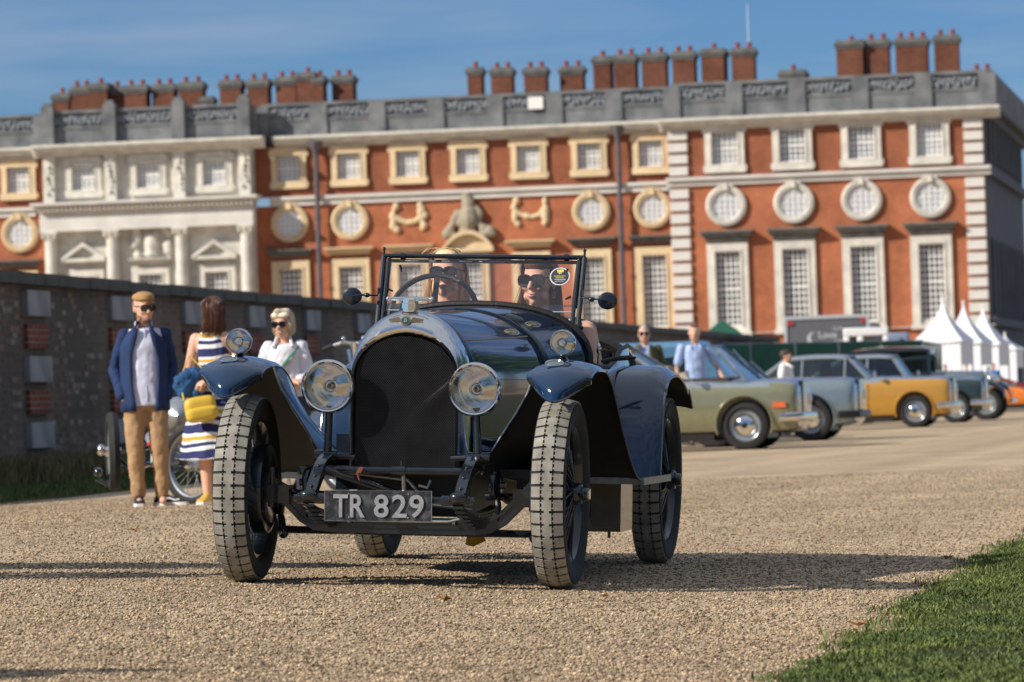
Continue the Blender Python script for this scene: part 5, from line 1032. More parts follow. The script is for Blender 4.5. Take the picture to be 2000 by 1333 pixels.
MB().bb(-w / 2, w / 2, 0, 2, 2.78, 3.08).bb(-w / 2, -w / 2 + .22, 0, 2, .3, 2.78).bb(-w / 2 + .5, -w / 2 + .72, 0, 2, .3, 2.78).bb(w / 2 - .2, w / 2, 0, 2, .3, 2.78).bb(-w / 2, w / 2, 1.9, 2, .3, 2.78).build('shell', whitem, cab, 25, bevel=.06)
MB().bb(-w / 2 + .74, w / 2 - .22, .3, .34, .3, 2.78).build('dark_panel', gry, cab, 0); mb = MB()
for i in range(12): mb.bb(-w / 2 + .78 + i * .055 * 1, -w / 2 + .80 + i * .055, .27, .3, 2.3, 2.72)
mb.build('grille_bar', fr, cab, 0)
D = 192; p = W(1752, 690, D); cb = empty('lorry_cab', (p.x, D, 0), (0, 0, R(-4)), 'pale blue lorry cab standing right of the white cabin', 'lorry'); MB().bb(-.9, .5, 0, 2.2, .6, 3.05).build('cab_body', M('pale_blue_cab', (0.24, 0.30, 0.42), .4), cb, 25, bevel=.1); MB().bb(.1, .28, -.012, 0, 1.8, 2.8).build('window', paneD, cb, 0); MB().bb(-1.5, -.6, .3, 2.0, 2.7, 3.5).build('wind_deflector', gry, cb, 25, bevel=.2)
for x in (-.4, .3): road_wheel(cb, x, .1, .45, -1)
tentm = M('white_tent_canvas', (0.78, 0.79, 0.82), .6, var=.03); tfr = M('tent_frame', (0.5, 0.52, 0.55), .4)
def tent(px, py, D, w, label, rot=-20):
    p = W(px, py, D); H_ = p.z; o = empty('pagoda_tent', (p.x, D, 0), (0, 0, R(rot)), label, 'tent', 'white pagoda tents by the palace corner'); hw = w / 2; ez = 2.75; n = 8; rows = []
    for i in range(13):
        t = i / 12; z = ez + (H_ - ez) * t; r_ = hw * 1.02 * (1 - t) ** 1.75 + .03 + .06 * (1 - t)
        ring = []
        for k in range(4):
            a, b = [(-1, -1), (1, -1), (1, 1), (-1, 1)][k], [(1, -1), (1, 1), (-1, 1), (-1, -1)][k]
            for j in range(4): f = j / 4; q = 1 - .03 * math.sin(math.pi * f) * (1 - t); ring.append(((a[0] + (b[0] - a[0]) * f) * r_ * q, (a[1] + (b[1] - a[1]) * f) * r_ * q, z - .06 * math.sin(math.pi * f) * (1 - t)))
        rows.append(ring)
    MB().rings(rows).build('roof', tentm, o, 50); MB().ell((0, 0, H_ + .05), (.06, .06, .12)).build('finial', tentm, o)
    mb = MB()
    for k in range(4):
        a, b = [(-1, -1), (1, -1), (1, 1), (-1, 1)][k], [(1, -1), (1, 1), (-1, 1), (-1, -1)][k]
        if k == 2: continue
        rows = [[((a[0] + (b[0] - a[0]) * f) * (hw - .02 * (j % 2)), (a[1] + (b[1] - a[1]) * f) * (hw - .02 * (j % 2)), z) for z in (1.75 if k == 1 else .02, ez - .05)] for j, f in enumerate([i / 16 for i in range(17)])]; mb.grid(rows)
    mb.build('side_wall', tentm, o, 0, thick=.01)
    for a in ((-1, -1), (1, -1), (1, 1), (-1, 1)): MB().cyl((a[0] * hw * .98, a[1] * hw * .98, 0), (a[0] * hw * .98, a[1] * hw * .98, ez), .04, n=6).build('pole', tfr, o)
tent(1840, 586, 205, 2.0, 'nearest and tallest white pagoda tent, left of the group'); tent(1881, 594, 216, 1.95, 'second white pagoda tent between the nearest and the third'); tent(1919, 601, 228, 1.9, 'third white pagoda tent against the shaded side of the palace'); tent(1962, 655, 260, 1.6, 'small far white tent at the right end of the tent row')
D = 165; p = W(1412, 690, D); gzb = empty('dark_gazebo', (p.x, D, 0), (0, 0, 0), 'dark green pointed gazebo roof just above the far wall', 'gazebo'); MB().rings([[(s * r_, t * r_, z) for s, t in ((-1, -1), (1, -1), (1, 1), (-1, 1))] for r_, z in ((.9, 2.6), (.5, 3.0), (.03, 3.35))]).build('roof', net, gzb, 0)
for s in (-1, 1):
    for t in (-1, 1): MB().cyl((s * .85, t * .85, 0), (s * .85, t * .85, 2.6), .03, n=6).build('pole', steel, gzb)
# ---------------------------------------------------------------- cyclecar and motorcycle by the wall
greyb = M('bare_aluminium', (0.42, 0.45, 0.48), .35, .7, var=.08)
def wire_wheel(par, c, r, rotz, name='wheel', hubm=chrome):
    w = MB().lathe([(r * .80, -.03), (r * .76, -.02), (r * .76, .02), (r * .80, .03)], (0, 0, 0), (1, 0, 0), 36).build(name, greyb, par); w.location = c; w.rotation_euler = (0, 0, rotz)
    MB().lathe([(r * .79, -.035), (r * .86, -.048), (r * .95, -.04), (r, 0), (r * .95, .04), (r * .86, .048), (r * .79, .035)], (0, 0, 0), (1, 0, 0), 44).build('tyre', tyreb, w)
    spokes_mb(.04, r * .77, .05, 26, .0035, 1).build('spokes', greyb, w); MB().lathe([(.001, .075), (.03, .07), (.045, .03), (.05, -.03), (.03, -.08), (.001, -.085)], (0, 0, 0), (1, 0, 0), 16).build('hub', hubm, w)
    return w
cD = 40.5; p0 = W(300, 960, cD); cyc = empty('cyclecar', (p0.x, cD, gz(p0.x, cD)), (0, 0, 0), 'small bare metal vintage three wheeler with wire wheels parked behind the standing man', 'three wheeler')
def cl_(px, py, D): v = W(px, py, D); return (v.x - p0.x, v.y - cD, v.z - gz(p0.x, cD))
a = cl_(221, 882, 40.9); b = cl_(378, 908, 39.6)
wire_wheel(cyc, a, .335, R(8)); wire_wheel(cyc, b, .335, R(48)); wire_wheel(cyc, (1.5, 2.2, .33), .33, R(35))
MB().rings([[(x + .0, y, z - h), (x - w * .8, y + .3 * w, z), (x, y, z + h), (x + w * .8, y - .3 * w, z)] for x, y, z, w, h in ((.0, -.1, .55, .06, .08), (.1, .05, .58, .2, .16), (.25, .3, .6, .34, .22), (.6, .9, .62, .40, .26), (1.0, 1.5, .62, .36, .24), (1.35, 2.1, .55, .16, .16))]).build('body', greyb, cyc, 60)
MB().ell(cl_(352, 812, 40.2), (.17, .3, .16)).build('scuttle', greyb, cyc)
MB().tube([a, (a[0] + .15, a[1] - .05, .28), (-.02, -.1, .34), (b[0] - .1, b[1], .30), b], .022).tube([(a[0] - .02, a[1], .42), (-.0, -.1, .48), b], .018).build('front_axle', blackp, cyc)
MB().tube([cl_(188, 935, 41), cl_(208, 946, 41), cl_(232, 925, 41), cl_(246, 905, 41)], .018).ell(cl_(192, 922, 41), (.04, .06, .04)).build('exhaust_pipe', blackp, cyc)
MB().ell(cl_(198, 879, 40.8), (.04, .05, .05)).build('hub_lamp', chrome, cyc); MB().ell(cl_(293, 868, 40.2), (.022, .022, .022)).build('red_lamp', red, cyc)
for x in (-.1, .05, .18): MB().cyl((x, -.16, .34), (x, -.12, .52), .06, .05, 10).build('engine_cylinder', steel, cyc)
mD = 41; p1 = W(650, 980, mD); mc = empty('motorcycle', (p1.x, mD, gz(p1.x, mD)), (0, 0, R(35)), 'old motorcycle with chrome handlebars standing behind the left headlamp', 'motorcycle')
hb = W(640, 672, mD) - Vector((p1.x, mD, gz(p1.x, mD))); hz_ = hb.z
wire_wheel(mc, (0, -.62, .33), .33, 0); wire_wheel(mc, (0, .72, .33), .33, 0)
fk = MB()
for s in (-1, 1): fk.tube([(s * .07, -.62, .33), (s * .06, -.42, hz_ - .06)], .02)
fk.build('fork', chrome, mc); MB().tube([(-.13, -.30, hz_ - .02), (-.09, -.36, hz_), (0, -.40, hz_ - .01), (.09, -.36, hz_), (.13, -.30, hz_ - .02)], .016).tube([(0, -.40, hz_), (.03, -.36, hz_ - .2)], .03).build('handlebar', chrome, mc)
for s in (-1, 1): MB().cyl((s * .13, -.30, hz_ - .02), (s * .15, -.18, hz_ - .05), .024).build('grip', leather, mc); MB().ell((s * .1, -.40, hz_ + .02), (.02, .02, .035)).build('clamp', chrome, mc)
MB().ell((0, -.1, .82), (.13, .3, .13)).build('fuel_tank', bluesil, mc); MB().ell((0, .32, .82), (.13, .22, .06)).build('saddle', leather, mc); MB().tube([(0, -.38, .85), (0, -.2, .3), (0, .2, .28), (0, .72, .33), (0, .3, .75), (0, -.35, .8)], .02).box((0, .02, .42), (.2, .3, .28)).build('frame', blackp, mc)
# ---------------------------------------------------------------- people
skin = M('skin', (0.72, 0.44, 0.32), .5, col2=(0.64, 0.36, 0.25), scale=9, spec=.35, bump=.05); lipm = M('lips', (0.50, 0.17, 0.15), .4); teeth = M('teeth', (0.75, 0.72, 0.66), .3, var=.02)
shade_lens = M('sunglass_lens', (0.012, 0.012, 0.016), .08, spec=.7, coat=1); framem = M('sunglass_frame', (0.02, 0.015, 0.012), .3)
def cap(mb, pts, rs, n=12):
    """tapered limb with rounded ends"""
    mb.tube(pts, rs, n)
    for p, r in ((pts[0], rs[0]), (pts[-1], rs[-1])): mb.ell(p, (r, r, r), n, 8)
    for p, r in zip(pts[1:-1], rs[1:-1]): mb.ell(p, (r * .99,) * 3, n, 8)
def head_shapes(mb, c, yaw=0, pitch=0, k=1.0, smile=True, neck_to=None, female=False):
    Rm = Matrix.Rotation(yaw, 3, 'Z') @ Matrix.Rotation(pitch, 3, 'X'); c = Vector(c)
    def T(x, y, z): return c + Rm @ Vector((x * k, y * k, z * k))
    def E(p, r, n=16, m=12): mb.ell(T(*p), tuple(q * k for q in r), n, m, Rm)
    jw = .86 if female else 1
    E((0, .018, .038), (.075, .094, .086)); E((0, -.022, .0), (.066, .073, .088)); E((0, -.035, -.055), (.053 * jw, .052, .052)); E((0, -.062, -.094), (.024 * jw, .022, .019))
    E((0, -.075, .03), (.052, .022, .020))                                          # brow
    for s in (-1, 1):
        E((s * .036, -.066, -.018), (.026, .026, .026)); E((s * .077, .012, -.006), (.010, .020, .032)); E((s * .046, -.03, -.07), (.02 * jw, .032, .024))
    cap(mb, [T(0, -.088, .022), T(0, -.100, -.004), T(0, -.112, -.022)], [.008 * k, .009 * k, .0125 * k], 10)
    for s in (-1, 1): E((s * .011, -.101, -.026), (.009, .011, .008), 8, 6)
    E((0, -.090, -.056), (.024, .012, .008)); E((0, -.088, -.068), (.021, .012, .008))
    if neck_to is not None: cap(mb, [T(0, .012, -.06), Vector(neck_to)], [.050 * k, .054 * k])
    return T, Rm
def face_bits(T, Rm, par, k=1, smile=True, glasses=True, gw=.030, gh=.024, gz_=.012):
    if glasses:
        g = MB()
        for s in (-1, 1):
            cx, cz = s * .034, gz_; poly = []
            for i in range(22):
                a = 2 * math.pi * i / 22; ex = .75; poly.append((cx + gw * math.copysign(abs(math.cos(a)) ** ex, math.cos(a)), cz + gh * math.copysign(abs(math.sin(a)) ** ex, math.sin(a)) - (0 if math.sin(a) > 0 else abs(math.cos(a)) * .006)))
            vs = [T(x, -.101 + 1.6 * (x * x) - .0, z) for x, z in poly]; b = [T(x, -.094 + 1.6 * (x * x), z) for x, z in poly]; n = len(vs); g.add(vs + b, [tuple(range(n)), tuple(range(n, 2 * n))[::-1]] + [(i, n + i, n + (i + 1) % n, (i + 1) % n) for i in range(n)])
        go = g.build('sunglasses', shade_lens, par, 0); f = MB()
        for s in (-1, 1):
            cx = s * .034; ring = []
            for i in range(22):
                a = 2 * math.pi * i / 22; ex = .75; x = cx + (gw + .001) * math.copysign(abs(math.cos(a)) ** ex, math.cos(a)); z = gz_ + (gh + .001) * math.copysign(abs(math.sin(a)) ** ex, math.sin(a)) - (0 if math.sin(a) > 0 else abs(math.cos(a)) * .006); ring.append(T(x, -.100 + 1.6 * x * x, z))
            f.tube(ring, .0028 * k, 5, closed=True); f.tube([T(s * .064, -.094, gz_ + .014), T(s * .078, -.06, gz_ + .012), T(s * .081, .005, gz_ + .008)], .003 * k, 5)
        f.tube([T(-.008, -.104, gz_ + .008), T(0, -.108, gz_ + .011), T(.008, -.104, gz_ + .008)], .003 * k, 5); f.build('glasses_frame', framem, go)
    if smile:
        m = MB(); up, dn = [], []
        for i in range(11):
            t = -1 + .2 * i; x = t * .027; y = -.1015 + .013 * t * t; zc = -.060 + .009 * t * t; h = .0085 * (1 - t * t) ** .7
            up.append(T(x, y, zc + h * .25 + .001)); dn.append(T(x, y + .001, zc - h))
        m.grid([up, dn]); m.build('teeth', teeth, par, 60, thick=.002)
        MB().tube(up, [.001 + .003 * (1 - abs(-1 + .2 * i)) for i in range(11)], 6).tube(dn, [.001 + .0038 * (1 - abs(-1 + .2 * i)) for i in range(11)], 6).build('lips', lipm, par)
    else: MB().tube([T(-.022, -.098, -.060), T(0, -.103, -.061), T(.022, -.098, -.060)], [.001, .004, .001], 6).build('lips', lipm, par)
def strands(mb, T, rnd, n, start, flow, r=.003, steps=6):
    for i in range(n):
        p = start(rnd, i); pts = flow(rnd, p, i)
        pts = [T(*q) for q in spline(pts, 3)]; k = len(pts); mb.tube(pts, [r * (1 - .75 * j / (k - 1)) for j in range(k)], 4, caps=False)
def hand(mb, p, d, up=Vector((0, 0, 1)), k=1.0, curl=.5, side=1):
    """palm with four unequal bent fingers and a thumb"""
    p = Vector(p); d = Vector(d).normalized(); u = (up - d * up.dot(d)).normalized(); w = d.cross(u) * side
    cap(mb, [p, p + d * .05 * k, p + d * .085 * k], [.026 * k, .034 * k, .030 * k], 10)
    for i, (ln, off) in enumerate(((.065, -.028), (.075, -.009), (.070, .010), (.055, .028))):
        b = p + d * .085 * k + w * off * k; c1 = b + (d * math.cos(curl) - u * math.sin(curl)) * ln * .5 * k; c2 = c1 + (d * math.cos(curl * 2.3) - u * math.sin(curl * 2.3)) * ln * .5 * k
        cap(mb, [b - d * .02 * k, b, c1, c2], [.011 * k, .0105 * k, .0095 * k, .0075 * k], 8)
    b = p + d * .03 * k - w * .028 * k; cap(mb, [b, b + (d * .6 - w * .6 - u * .4) * .04 * k, b + (d * 1.0 - w * .55 - u * .9) * .055 * k], [.013 * k, .011 * k, .009 * k], 8)
def cloth(name, color_mat, parent, shapes, vox=.012, sm=5):
    mb = MB()
    for pts, rs in shapes: cap(mb, [Vector(p) for p in pts], rs, 14)
    return link(name, fuse(mb, vox, sm), color_mat, parent)
def torso(mb, z0, z1, wb, wt, d, x=0, y=0, lean=0, n=16, m=9):
    rs = []
    for i in range(m + 1):
        t = i / m; w = wb + (wt - wb) * t - .03 * math.sin(math.pi * t) * (wb > 0); dd = d * (1 - .12 * abs(t - .6)); z = z0 + (z1 - z0) * t
        if t > .85: w *= 1 - (t - .85) * 1.9; dd *= 1 - (t - .85) * 1.5
        rs.append([(x + lean * t + w * math.copysign(abs(math.cos(a)) ** .8, math.cos(a)), y + dd * math.copysign(abs(math.sin(a)) ** .9, math.sin(a)), z) for a in [2 * math.pi * j / n for j in range(n)]])
    mb.rings(rs)
def folds(o, amp, scale, seed=0):
    tx = bpy.data.textures.new('folds', 'CLOUDS'); tx.noise_scale = scale; tx.noise_depth = 2; md = o.modifiers.new('d', 'DISPLACE'); md.texture = tx; md.strength = amp; md.mid_level = .5; md.texture_coords = 'LOCAL'
# --- standing figure builder: J = joint positions in metres, origin between the feet, facing -y
def figure(label, loc, rotz, J, skinvox=.012, female=False, head_yaw=0, head_pitch=0, smile=False, glasses=False, k=1.0, hands=(True, True), group=None, rz=0):
    o = empty('person', loc, (0, 0, rotz), label, 'person', group); mb = MB(); S = J
    T, Rm = head_shapes(mb, S['head'], head_yaw, head_pitch, k, neck_to=S['neck'], female=female)
    torso(mb, S['hipz'] - .05, S['shz'] + .03, .13 if female else .14, .17 if female else .185, .10, lean=S.get('lean', 0))
    for s, nm in ((-1, 'l'), (1, 'r')):
        sh, el, wr, hp, kn, an = (Vector(S[q + nm]) for q in ('sh', 'el', 'wr', 'hp', 'kn', 'an'))
        cap(mb, [sh, (sh + el) / 2, el, (el * .6 + wr * .4), wr], [.052, .046, .038, .037, .026]); cap(mb, [hp, (hp + kn) / 2, kn, kn * .65 + an * .35, an], [.088, .072, .05, .052, .036])
        hd = Vector(S.get('hd' + nm, wr + (wr - el) * .3)); 
        if hands[0 if s < 0 else 1]: hand(mb, wr, hd - wr, Vector(S.get('up' + nm, (0, 0, 1))) if abs((hd - wr).normalized().z) < .9 else Vector((0, -1, 0)), .95, .5, s)
        ft = Vector(S.get('ft' + nm, an + Vector((0, -.14, -.05)))); cap(mb, [an, an + Vector((0, .03, -.045))], [.036, .033]); cap(mb, [an + Vector((0, .02, -.05)), ft], [.034, .026])
    body = link('body', fuse(mb, skinvox, 3), skin, o)
    if smile or glasses or female: face_bits(T, Rm, body, k, smile, glasses)
    else: face_bits(T, Rm, body, k, False, False)
    return o, T, Rm, body
def stand(H=1.75, shw=.185, arms=None, legs=None, lean=0, xo=0):
    q = H / 1.75; J = dict(head=(lean + xo, -.02, 1.625 * q), neck=(lean + xo, .015, 1.44 * q), hipz=.90 * q, shz=1.42 * q, lean=lean)
    for s, n in ((-1, 'l'), (1, 'r')):
        J['sh' + n] = (lean + s * shw * q, .01, 1.41 * q); J['hp' + n] = (s * .09, 0, .90 * q); J['kn' + n] = (s * .11, -.02, .49 * q); J['an' + n] = (s * .12, .03, .095)
        J['el' + n] = (lean + s * (shw + .07) * q, .04, 1.13 * q); J['wr' + n] = (lean + s * (shw + .06) * q, -.03, .88 * q)
    J.update(arms or {}); J.update(legs or {}); return J
def sleeves(J, n, r0, r1, end=1.0, extra=.0):
    sh, el, wr = (Vector(J[q + n]) for q in ('sh', 'el', 'wr'));
    if end <= .5: e = sh.lerp(el, end * 2); return ([sh, e], [r0, r0 * .98])
    e = el.lerp(wr, (end - .5) * 2); return ([sh, (sh + el) / 2, el, e], [r0, r0 * .93, r0 * .84, r1])
def trousers(o, J, mat, r=(.105, .088, .07, .062, .058), end=.97, vox=.012, nm='trousers', waist=None):
    mb = MB()
    for n in 'lr':
        hp, kn, an = (Vector(J[q + n]) for q in ('hp', 'kn', 'an')); e = kn.lerp(an, end); cap(mb, [hp, (hp + kn) / 2, kn, (kn + e) / 2, e], list(r), 16)
    z = J['hp' + 'l'][2]; torso(mb, z - .1, z + .14, .15, .155, .115); t = link(nm, fuse(mb, vox, 3), mat, o); folds(t, .028, .09); return t
def shoe(o, an, ft, mat, sole, nm='shoe'):
    an, ft = Vector(an), Vector(ft); d = (ft - an); d.z = 0; d.normalize(); w = Vector((-d.y, d.x, 0)); base = an.copy(); base.z = .0; rs = []
    for t, hw, h in ((-.07, .028, .05), (-.05, .036, .095), (0, .038, .105), (.06, .040, .085), (.12, .046, .062), (.17, .044, .05), (.205, .024, .04)):
        c = base + d * t; rs.append([c + w * (hw * math.cos(a)) + Vector((0, 0, .02 + (h - .02) * (.5 + .5 * math.sin(a)))) for a in [2 * math.pi * j / 10 for j in range(10)]])
    s = MB().rings(rs).build(nm, mat, o, 60); rs = []
    for t, hw in ((-.078, .026), (-.055, .038), (0, .040), (.06, .042), (.12, .049), (.175, .045), (.212, .024)):
        c = base + d * t; rs.append([c + w * hw, c - w * hw, c - w * hw + Vector((0, 0, .028)), c + w * hw + Vector((0, 0, .028))])
    MB().rings(rs).build('sole', sole, s, 40); return s
def loc_at(px, D): p = W(px, 900, D); return (p.x, D, gz(p.x, D))
# man in flat cap
navy = M('navy_wool', (0.008, 0.028, 0.10), .85, var=.25, scale=6, bump=.3, bscale=14); shirtm = M('pale_blue_shirt', (0.60, 0.62, 0.78), .8, var=.06, scale=5, bump=.15, bscale=20); tan = M('tan_cotton', (0.40, 0.25, 0.13), .85, var=.12, scale=5, bump=.35, bscale=12)
capm = M('cap_suede', (0.40, 0.23, 0.10), .85, var=.15, scale=14); beard = M('short_beard', (0.22, 0.11, 0.06), .9); shoem = M('black_shoe', (0.02, 0.02, 0.025), .6)
J = stand(1.70, .160, arms=dict(ell=(-.235, .06, 1.10), elr=(.225, .05, 1.10), wrl=(-.175, -.05, .86), wrr=(.165, -.05, .85), hdl=(-.14, -.05, .78), hdr=(.13, -.05, .78)), legs=dict(anl=(-.075, .0, .095), anr=(.115, .03, .095), hpl=(-.085, 0, .87), hpr=(.085, 0, .87), knl=(-.095, -.03, .48), knr=(.10, -.03, .48)), lean=.01)
o, T, Rm, body = figure('man in tan flat cap, navy jacket, pale shirt and tan trousers, hands in pockets', loc_at(288, 38.8), R(6), J, head_yaw=R(22), head_pitch=R(6), smile=True, glasses=True, hands=(False, False))
trousers(o, J, tan)
mb = MB(); torso(mb, .80, 1.42, .168, .17, .140, lean=.01); sv = link('shirt', fuse(mb, .012, 3), shirtm, o); folds(sv, .02, .1)
mb = MB()
for s in (-1, 1):
    rs = []
    for i in range(11):
        t = i / 10; z = .76 + .66 * t; x0 = .075 + .035 * math.sin(t * 3) if t < .8 else .075 - .03 * (t - .8) / .2; xo = .192 - .006 * t - (.0 if t < .84 else (t - .84) * .62)
        prof = []
        for j in range(9):
            a = -math.pi / 2 + math.pi * j / 8 if False else -1.25 + 2.82 * j / 8; prof.append((s * (x0 + (xo - x0) * min(1, math.cos(a * .9) + .0) if a < 0 else s * xo * math.cos(a) * s), .145 * math.sin(a) , z))
        prof = [(s * (xo * math.cos(a)) if a > -1.0 else s * max(x0, xo * math.cos(a)), .15 * math.sin(a), z) for a in [math.pi / 2 - (math.pi / 2 + 1.18) * j / 9 for j in range(10)]]
        rs.append(prof)
    mb.grid(rs)
jk = mb.build('jacket', navy, o, 70, thick=.014); folds(jk, .018, .12)
for n in 'lr': sl = cloth('jacket_sleeve', navy, o, [sleeves(J, n, .062, .052, .93)], .010, 4); folds(sl, .02, .07)
MB().tube([(-.10, -.125, 1.20), (-.085, -.12, 1.36), (-.05, -.08, 1.46), (0, .05, 1.485), (.05, -.08, 1.46), (.09, -.12, 1.36), (.105, -.125, 1.20)], .013, 6, flat=(.6, 1.6)).build('collar', navy, o)
MB().tube([(-.06, -.10, 1.40), (-.06, -.03, 1.46), (0, .05, 1.475), (.07, -.03, 1.46), (.06, -.10, 1.40)], .015, 6, flat=(1.6, .5)).tube([(.01, -.128, .84), (.01, -.13, 1.2), (.01, -.12, 1.42)], .006, 5).build('shirt_collar', shirtm, o)
cm = MB(); 
def hm(mb, T, shapes):
    for p, r in shapes: mb.ell(T(*p), r, 16, 10, Rm)
hm(cm, T, [((0, .01, .085), (.088, .108, .045)), ((0, -.05, .082), (.07, .06, .026)), ((0, -.012, .10), (.08, .095, .038))]); c_ = link('flat_cap', fuse(cm, .006, 3), capm, o); MB().prism([(.062 * math.cos(a), -.085 - .052 * math.sin(a)) for a in [math.pi * i / 10 for i in range(11)]], lambda q, d: T(q[0], q[1], .062 + d - (abs(q[0]) ** 2) * 3), 0, .008).build('cap_peak', capm, c_)
cm = MB(); hm(cm, T, [((0, .035, .03), (.079, .082, .06))]); link('hair', fuse(cm, .006, 1), beard, o)
cm = MB(); hm(cm, T, [((0, -.05, -.092), (.042, .038, .024)), ((.045, -.02, -.065), (.02, .045, .025)), ((-.045, -.02, -.065), (.02, .045, .025))]); link('beard', fuse(cm, .006, 1), beard, o)
for s, n in ((-1, 'l'), (1, 'r')): sh_ = shoe(o, J['an' + n], Vector(J['an' + n]) + Vector((.0 if s < 0 else .16, -.14 if s < 0 else -.07, 0)), shoem, whitem)
a = Vector(J['anr']); MB().tube([(a.x - .0, a.y - .055, .05), (a.x + .05, a.y - .07, .062), (a.x + .09, a.y - .085, .045), (a.x + .13, a.y - .10, .05)], .006, 5).build('shoe_stripe', whitem, sh_)
# woman in striped dress, back to the camera
def M_dress():
    m = bpy.data.materials.new('striped_dress'); m.use_nodes = True; t = m.node_tree; b = t.nodes['Principled BSDF']; b.inputs['Roughness'].default_value = .8
    tcn = t.nodes.new('ShaderNodeTexCoord'); mp = t.nodes.new('ShaderNodeMapping'); mp.inputs[1].default_value = (0, 0, .02); wv = t.nodes.new('ShaderNodeTexWave'); wv.bands_direction = 'Z'; wv.wave_profile = 'SAW'; wv.inputs['Scale'].default_value = 1.55; wv.inputs['Distortion'].default_value = 1.3; wv.inputs['Detail'].default_value = 1; wv.inputs['Detail Scale'].default_value = 2.5
    cr = t.nodes.new('ShaderNodeValToRGB'); cr.color_ramp.interpolation = 'CONSTANT'; e = cr.color_ramp.elements; e[0].color = (.012, .02, .11, 1); e[1].position = .22; e[1].color = (.72, .72, .74, 1)
    for p, c in ((.38, (.012, .02, .11)), (.52, (.72, .72, .74)), (.64, (.60, .33, .03)), (.78, (.72, .72, .74)), (.9, (.012, .02, .11))): x = e.new(p); x.color = (*c, 1)
    t.links.new(tcn.outputs['Object'], mp.inputs[0]); t.links.new(mp.outputs[0], wv.inputs['Vector']); t.links.new(wv.outputs[0], cr.inputs[0]); t.links.new(cr.outputs[0], b.inputs['Base Color']); return m
dressm = M_dress(); brownh = M('brown_hair', (0.085, 0.035, 0.022), .45, var=.3, scale=20, island=.5); denim = M('denim', (0.015, 0.085, 0.22), .85, var=.35, scale=7, bump=.3, bscale=20); bagm = M('yellow_leather', (0.72, 0.47, 0.05), .45, var=.05, coat=.3)
J = stand(1.64, .165, arms=dict(shl=(-.165, .0, 1.31), shr=(.165, .0, 1.31), ell=(-.235, -.02, 1.05), elr=(.25, .0, 1.05), wrl=(-.10, -.20, .965), wrr=(.05, -.22, .97), hdl=(0, -.24, .93), hdr=(-.03, -.25, .94)), legs=dict(anl=(-.09, -.03, .08), anr=(.09, .03, .08)))
o, T, Rm, body = figure('brown haired woman in navy, white and yellow striped dress seen from behind', loc_at(427, 38.4), R(-25), J, female=True, head_yaw=R(-132), head_pitch=R(0), k=.96, glasses=False)
mb = MB(); torso(mb, .72, 1.36, .17, .155, .115)
mb.rings([[((w + .012 * math.sin(a * 7)) * math.cos(a), (w * .78 + .012 * math.sin(a * 7)) * math.sin(a), z) for a in [2 * math.pi * j / 42 for j in range(42)]] for w, z in ((.32, .36), (.29, .52), (.24, .7), (.19, .85), (.155, .98), (.14, 1.05))]); dr = link('dress', fuse(mb, .01, 2), dressm, o); folds(dr, .02, .1)
hr = MB(); hm(hr, T, [((0, .035, .035), (.088, .10, .092)), ((0, .06, -.05), (.078, .06, .10)), ((.05, .02, -.06), (.04, .07, .10)), ((-.05, .02, -.06), (.04, .07, .10)), ((0, .05, -.12), (.08, .055, .06))]); hb_ = link('hair', fuse(hr, .007, 2), brownh, o); rnd = random.Random(4); hr = MB()
def st_(rnd, i): a = rnd.uniform(-2.6, 2.6); e = rnd.uniform(.3, 1.4); return (a, e)
def fl_(rnd, p, i):
    a, e = p; r = .098; x0, y0 = math.sin(a) * r * math.cos(e), .03 + math.cos(a) * r * math.cos(e); z0 = .035 + .092 * math.sin(e); x1, y1 = math.sin(a) * .094, .03 + math.cos(a) * .1
    return [(x0, y0, z0), ((x0 + x1) / 2 * 1.08, (y0 + y1) / 2 * 1.05, (z0 + .04) / 2 + .01), (x1, y1, 0), (x1 * .98, y1, -.07), (x1 * (.9 + rnd.uniform(-.1, .2)), y1 * .95, -.13), (x1 * (.8 + rnd.uniform(-.2, .3)), y1 * .8, -.17 - rnd.uniform(0, .05))]
strands(hr, T, rnd, 260, st_, fl_, .0045); hr.build('hair_strands', brownh, hb_, 60)
bg_ = MB().rings([[(w * math.copysign(abs(math.cos(a)) ** .45, math.cos(a)), y, -.01 + h * math.copysign(abs(math.sin(a)) ** .5, math.sin(a))) for a in [2 * math.pi * j / 28 for j in range(28)]] for y, w, h in ((-.055, .08, .05), (-.05, .105, .08), (-.03, .122, .098), (0, .128, .102), (.03, .122, .098), (.05, .1, .08))]).build('bag_body', bagm, None, 60); bag = bg_; bag.name = 'handbag'; tag(bag, 'yellow leather handbag with flap hanging from the striped dress woman', 'handbag'); v = W(392, 797, 38.15); bag.location = v; bag.rotation_euler = (0, R(-8), R(12))
MB().rings([[(w * math.copysign(abs(math.cos(a)) ** .45, math.cos(a)), y, -.045 + h * math.copysign(abs(math.sin(a)) ** .5, math.sin(a))) for a in [2 * math.pi * j / 28 for j in range(28)]] for y, w, h in ((-.078, .07, .02), (-.074, .112, .042), (-.055, .128, .052), (-.03, .13, .054))]).build('flap', bagm, bag, 60); MB().tube([(-.12, 0, .08), (-.11, .05, .25), (0, .12, .42), (.11, .05, .25), (.12, 0, .08)], .008).build('strap', bagm, bag)
dj = MB(); v = W(368, 760, 38.2)
for dx, dz, r_ in ((-.05, .03, .075), (-.02, .06, .075), (.02, .09, .075), (.06, .11, .06), (-.04, -.01, .06), (.05, .03, .065), (.06, -.03, .05), (.06, -.09, .045), (.065, -.15, .04)): dj.ell((dx, .02 * math.sin(dx * 40), dz), (r_, .06, r_ * 1.1), 10, 8, Matrix.Rotation(dx * 5, 3, 'Y'))
djm = fuse(dj, .01, 14); dj = link('denim_jacket', djm, denim, None, label='blue denim jacket carried over the arm above the yellow handbag', cat='jacket'); dj.location = v; folds(dj, .035, .05)
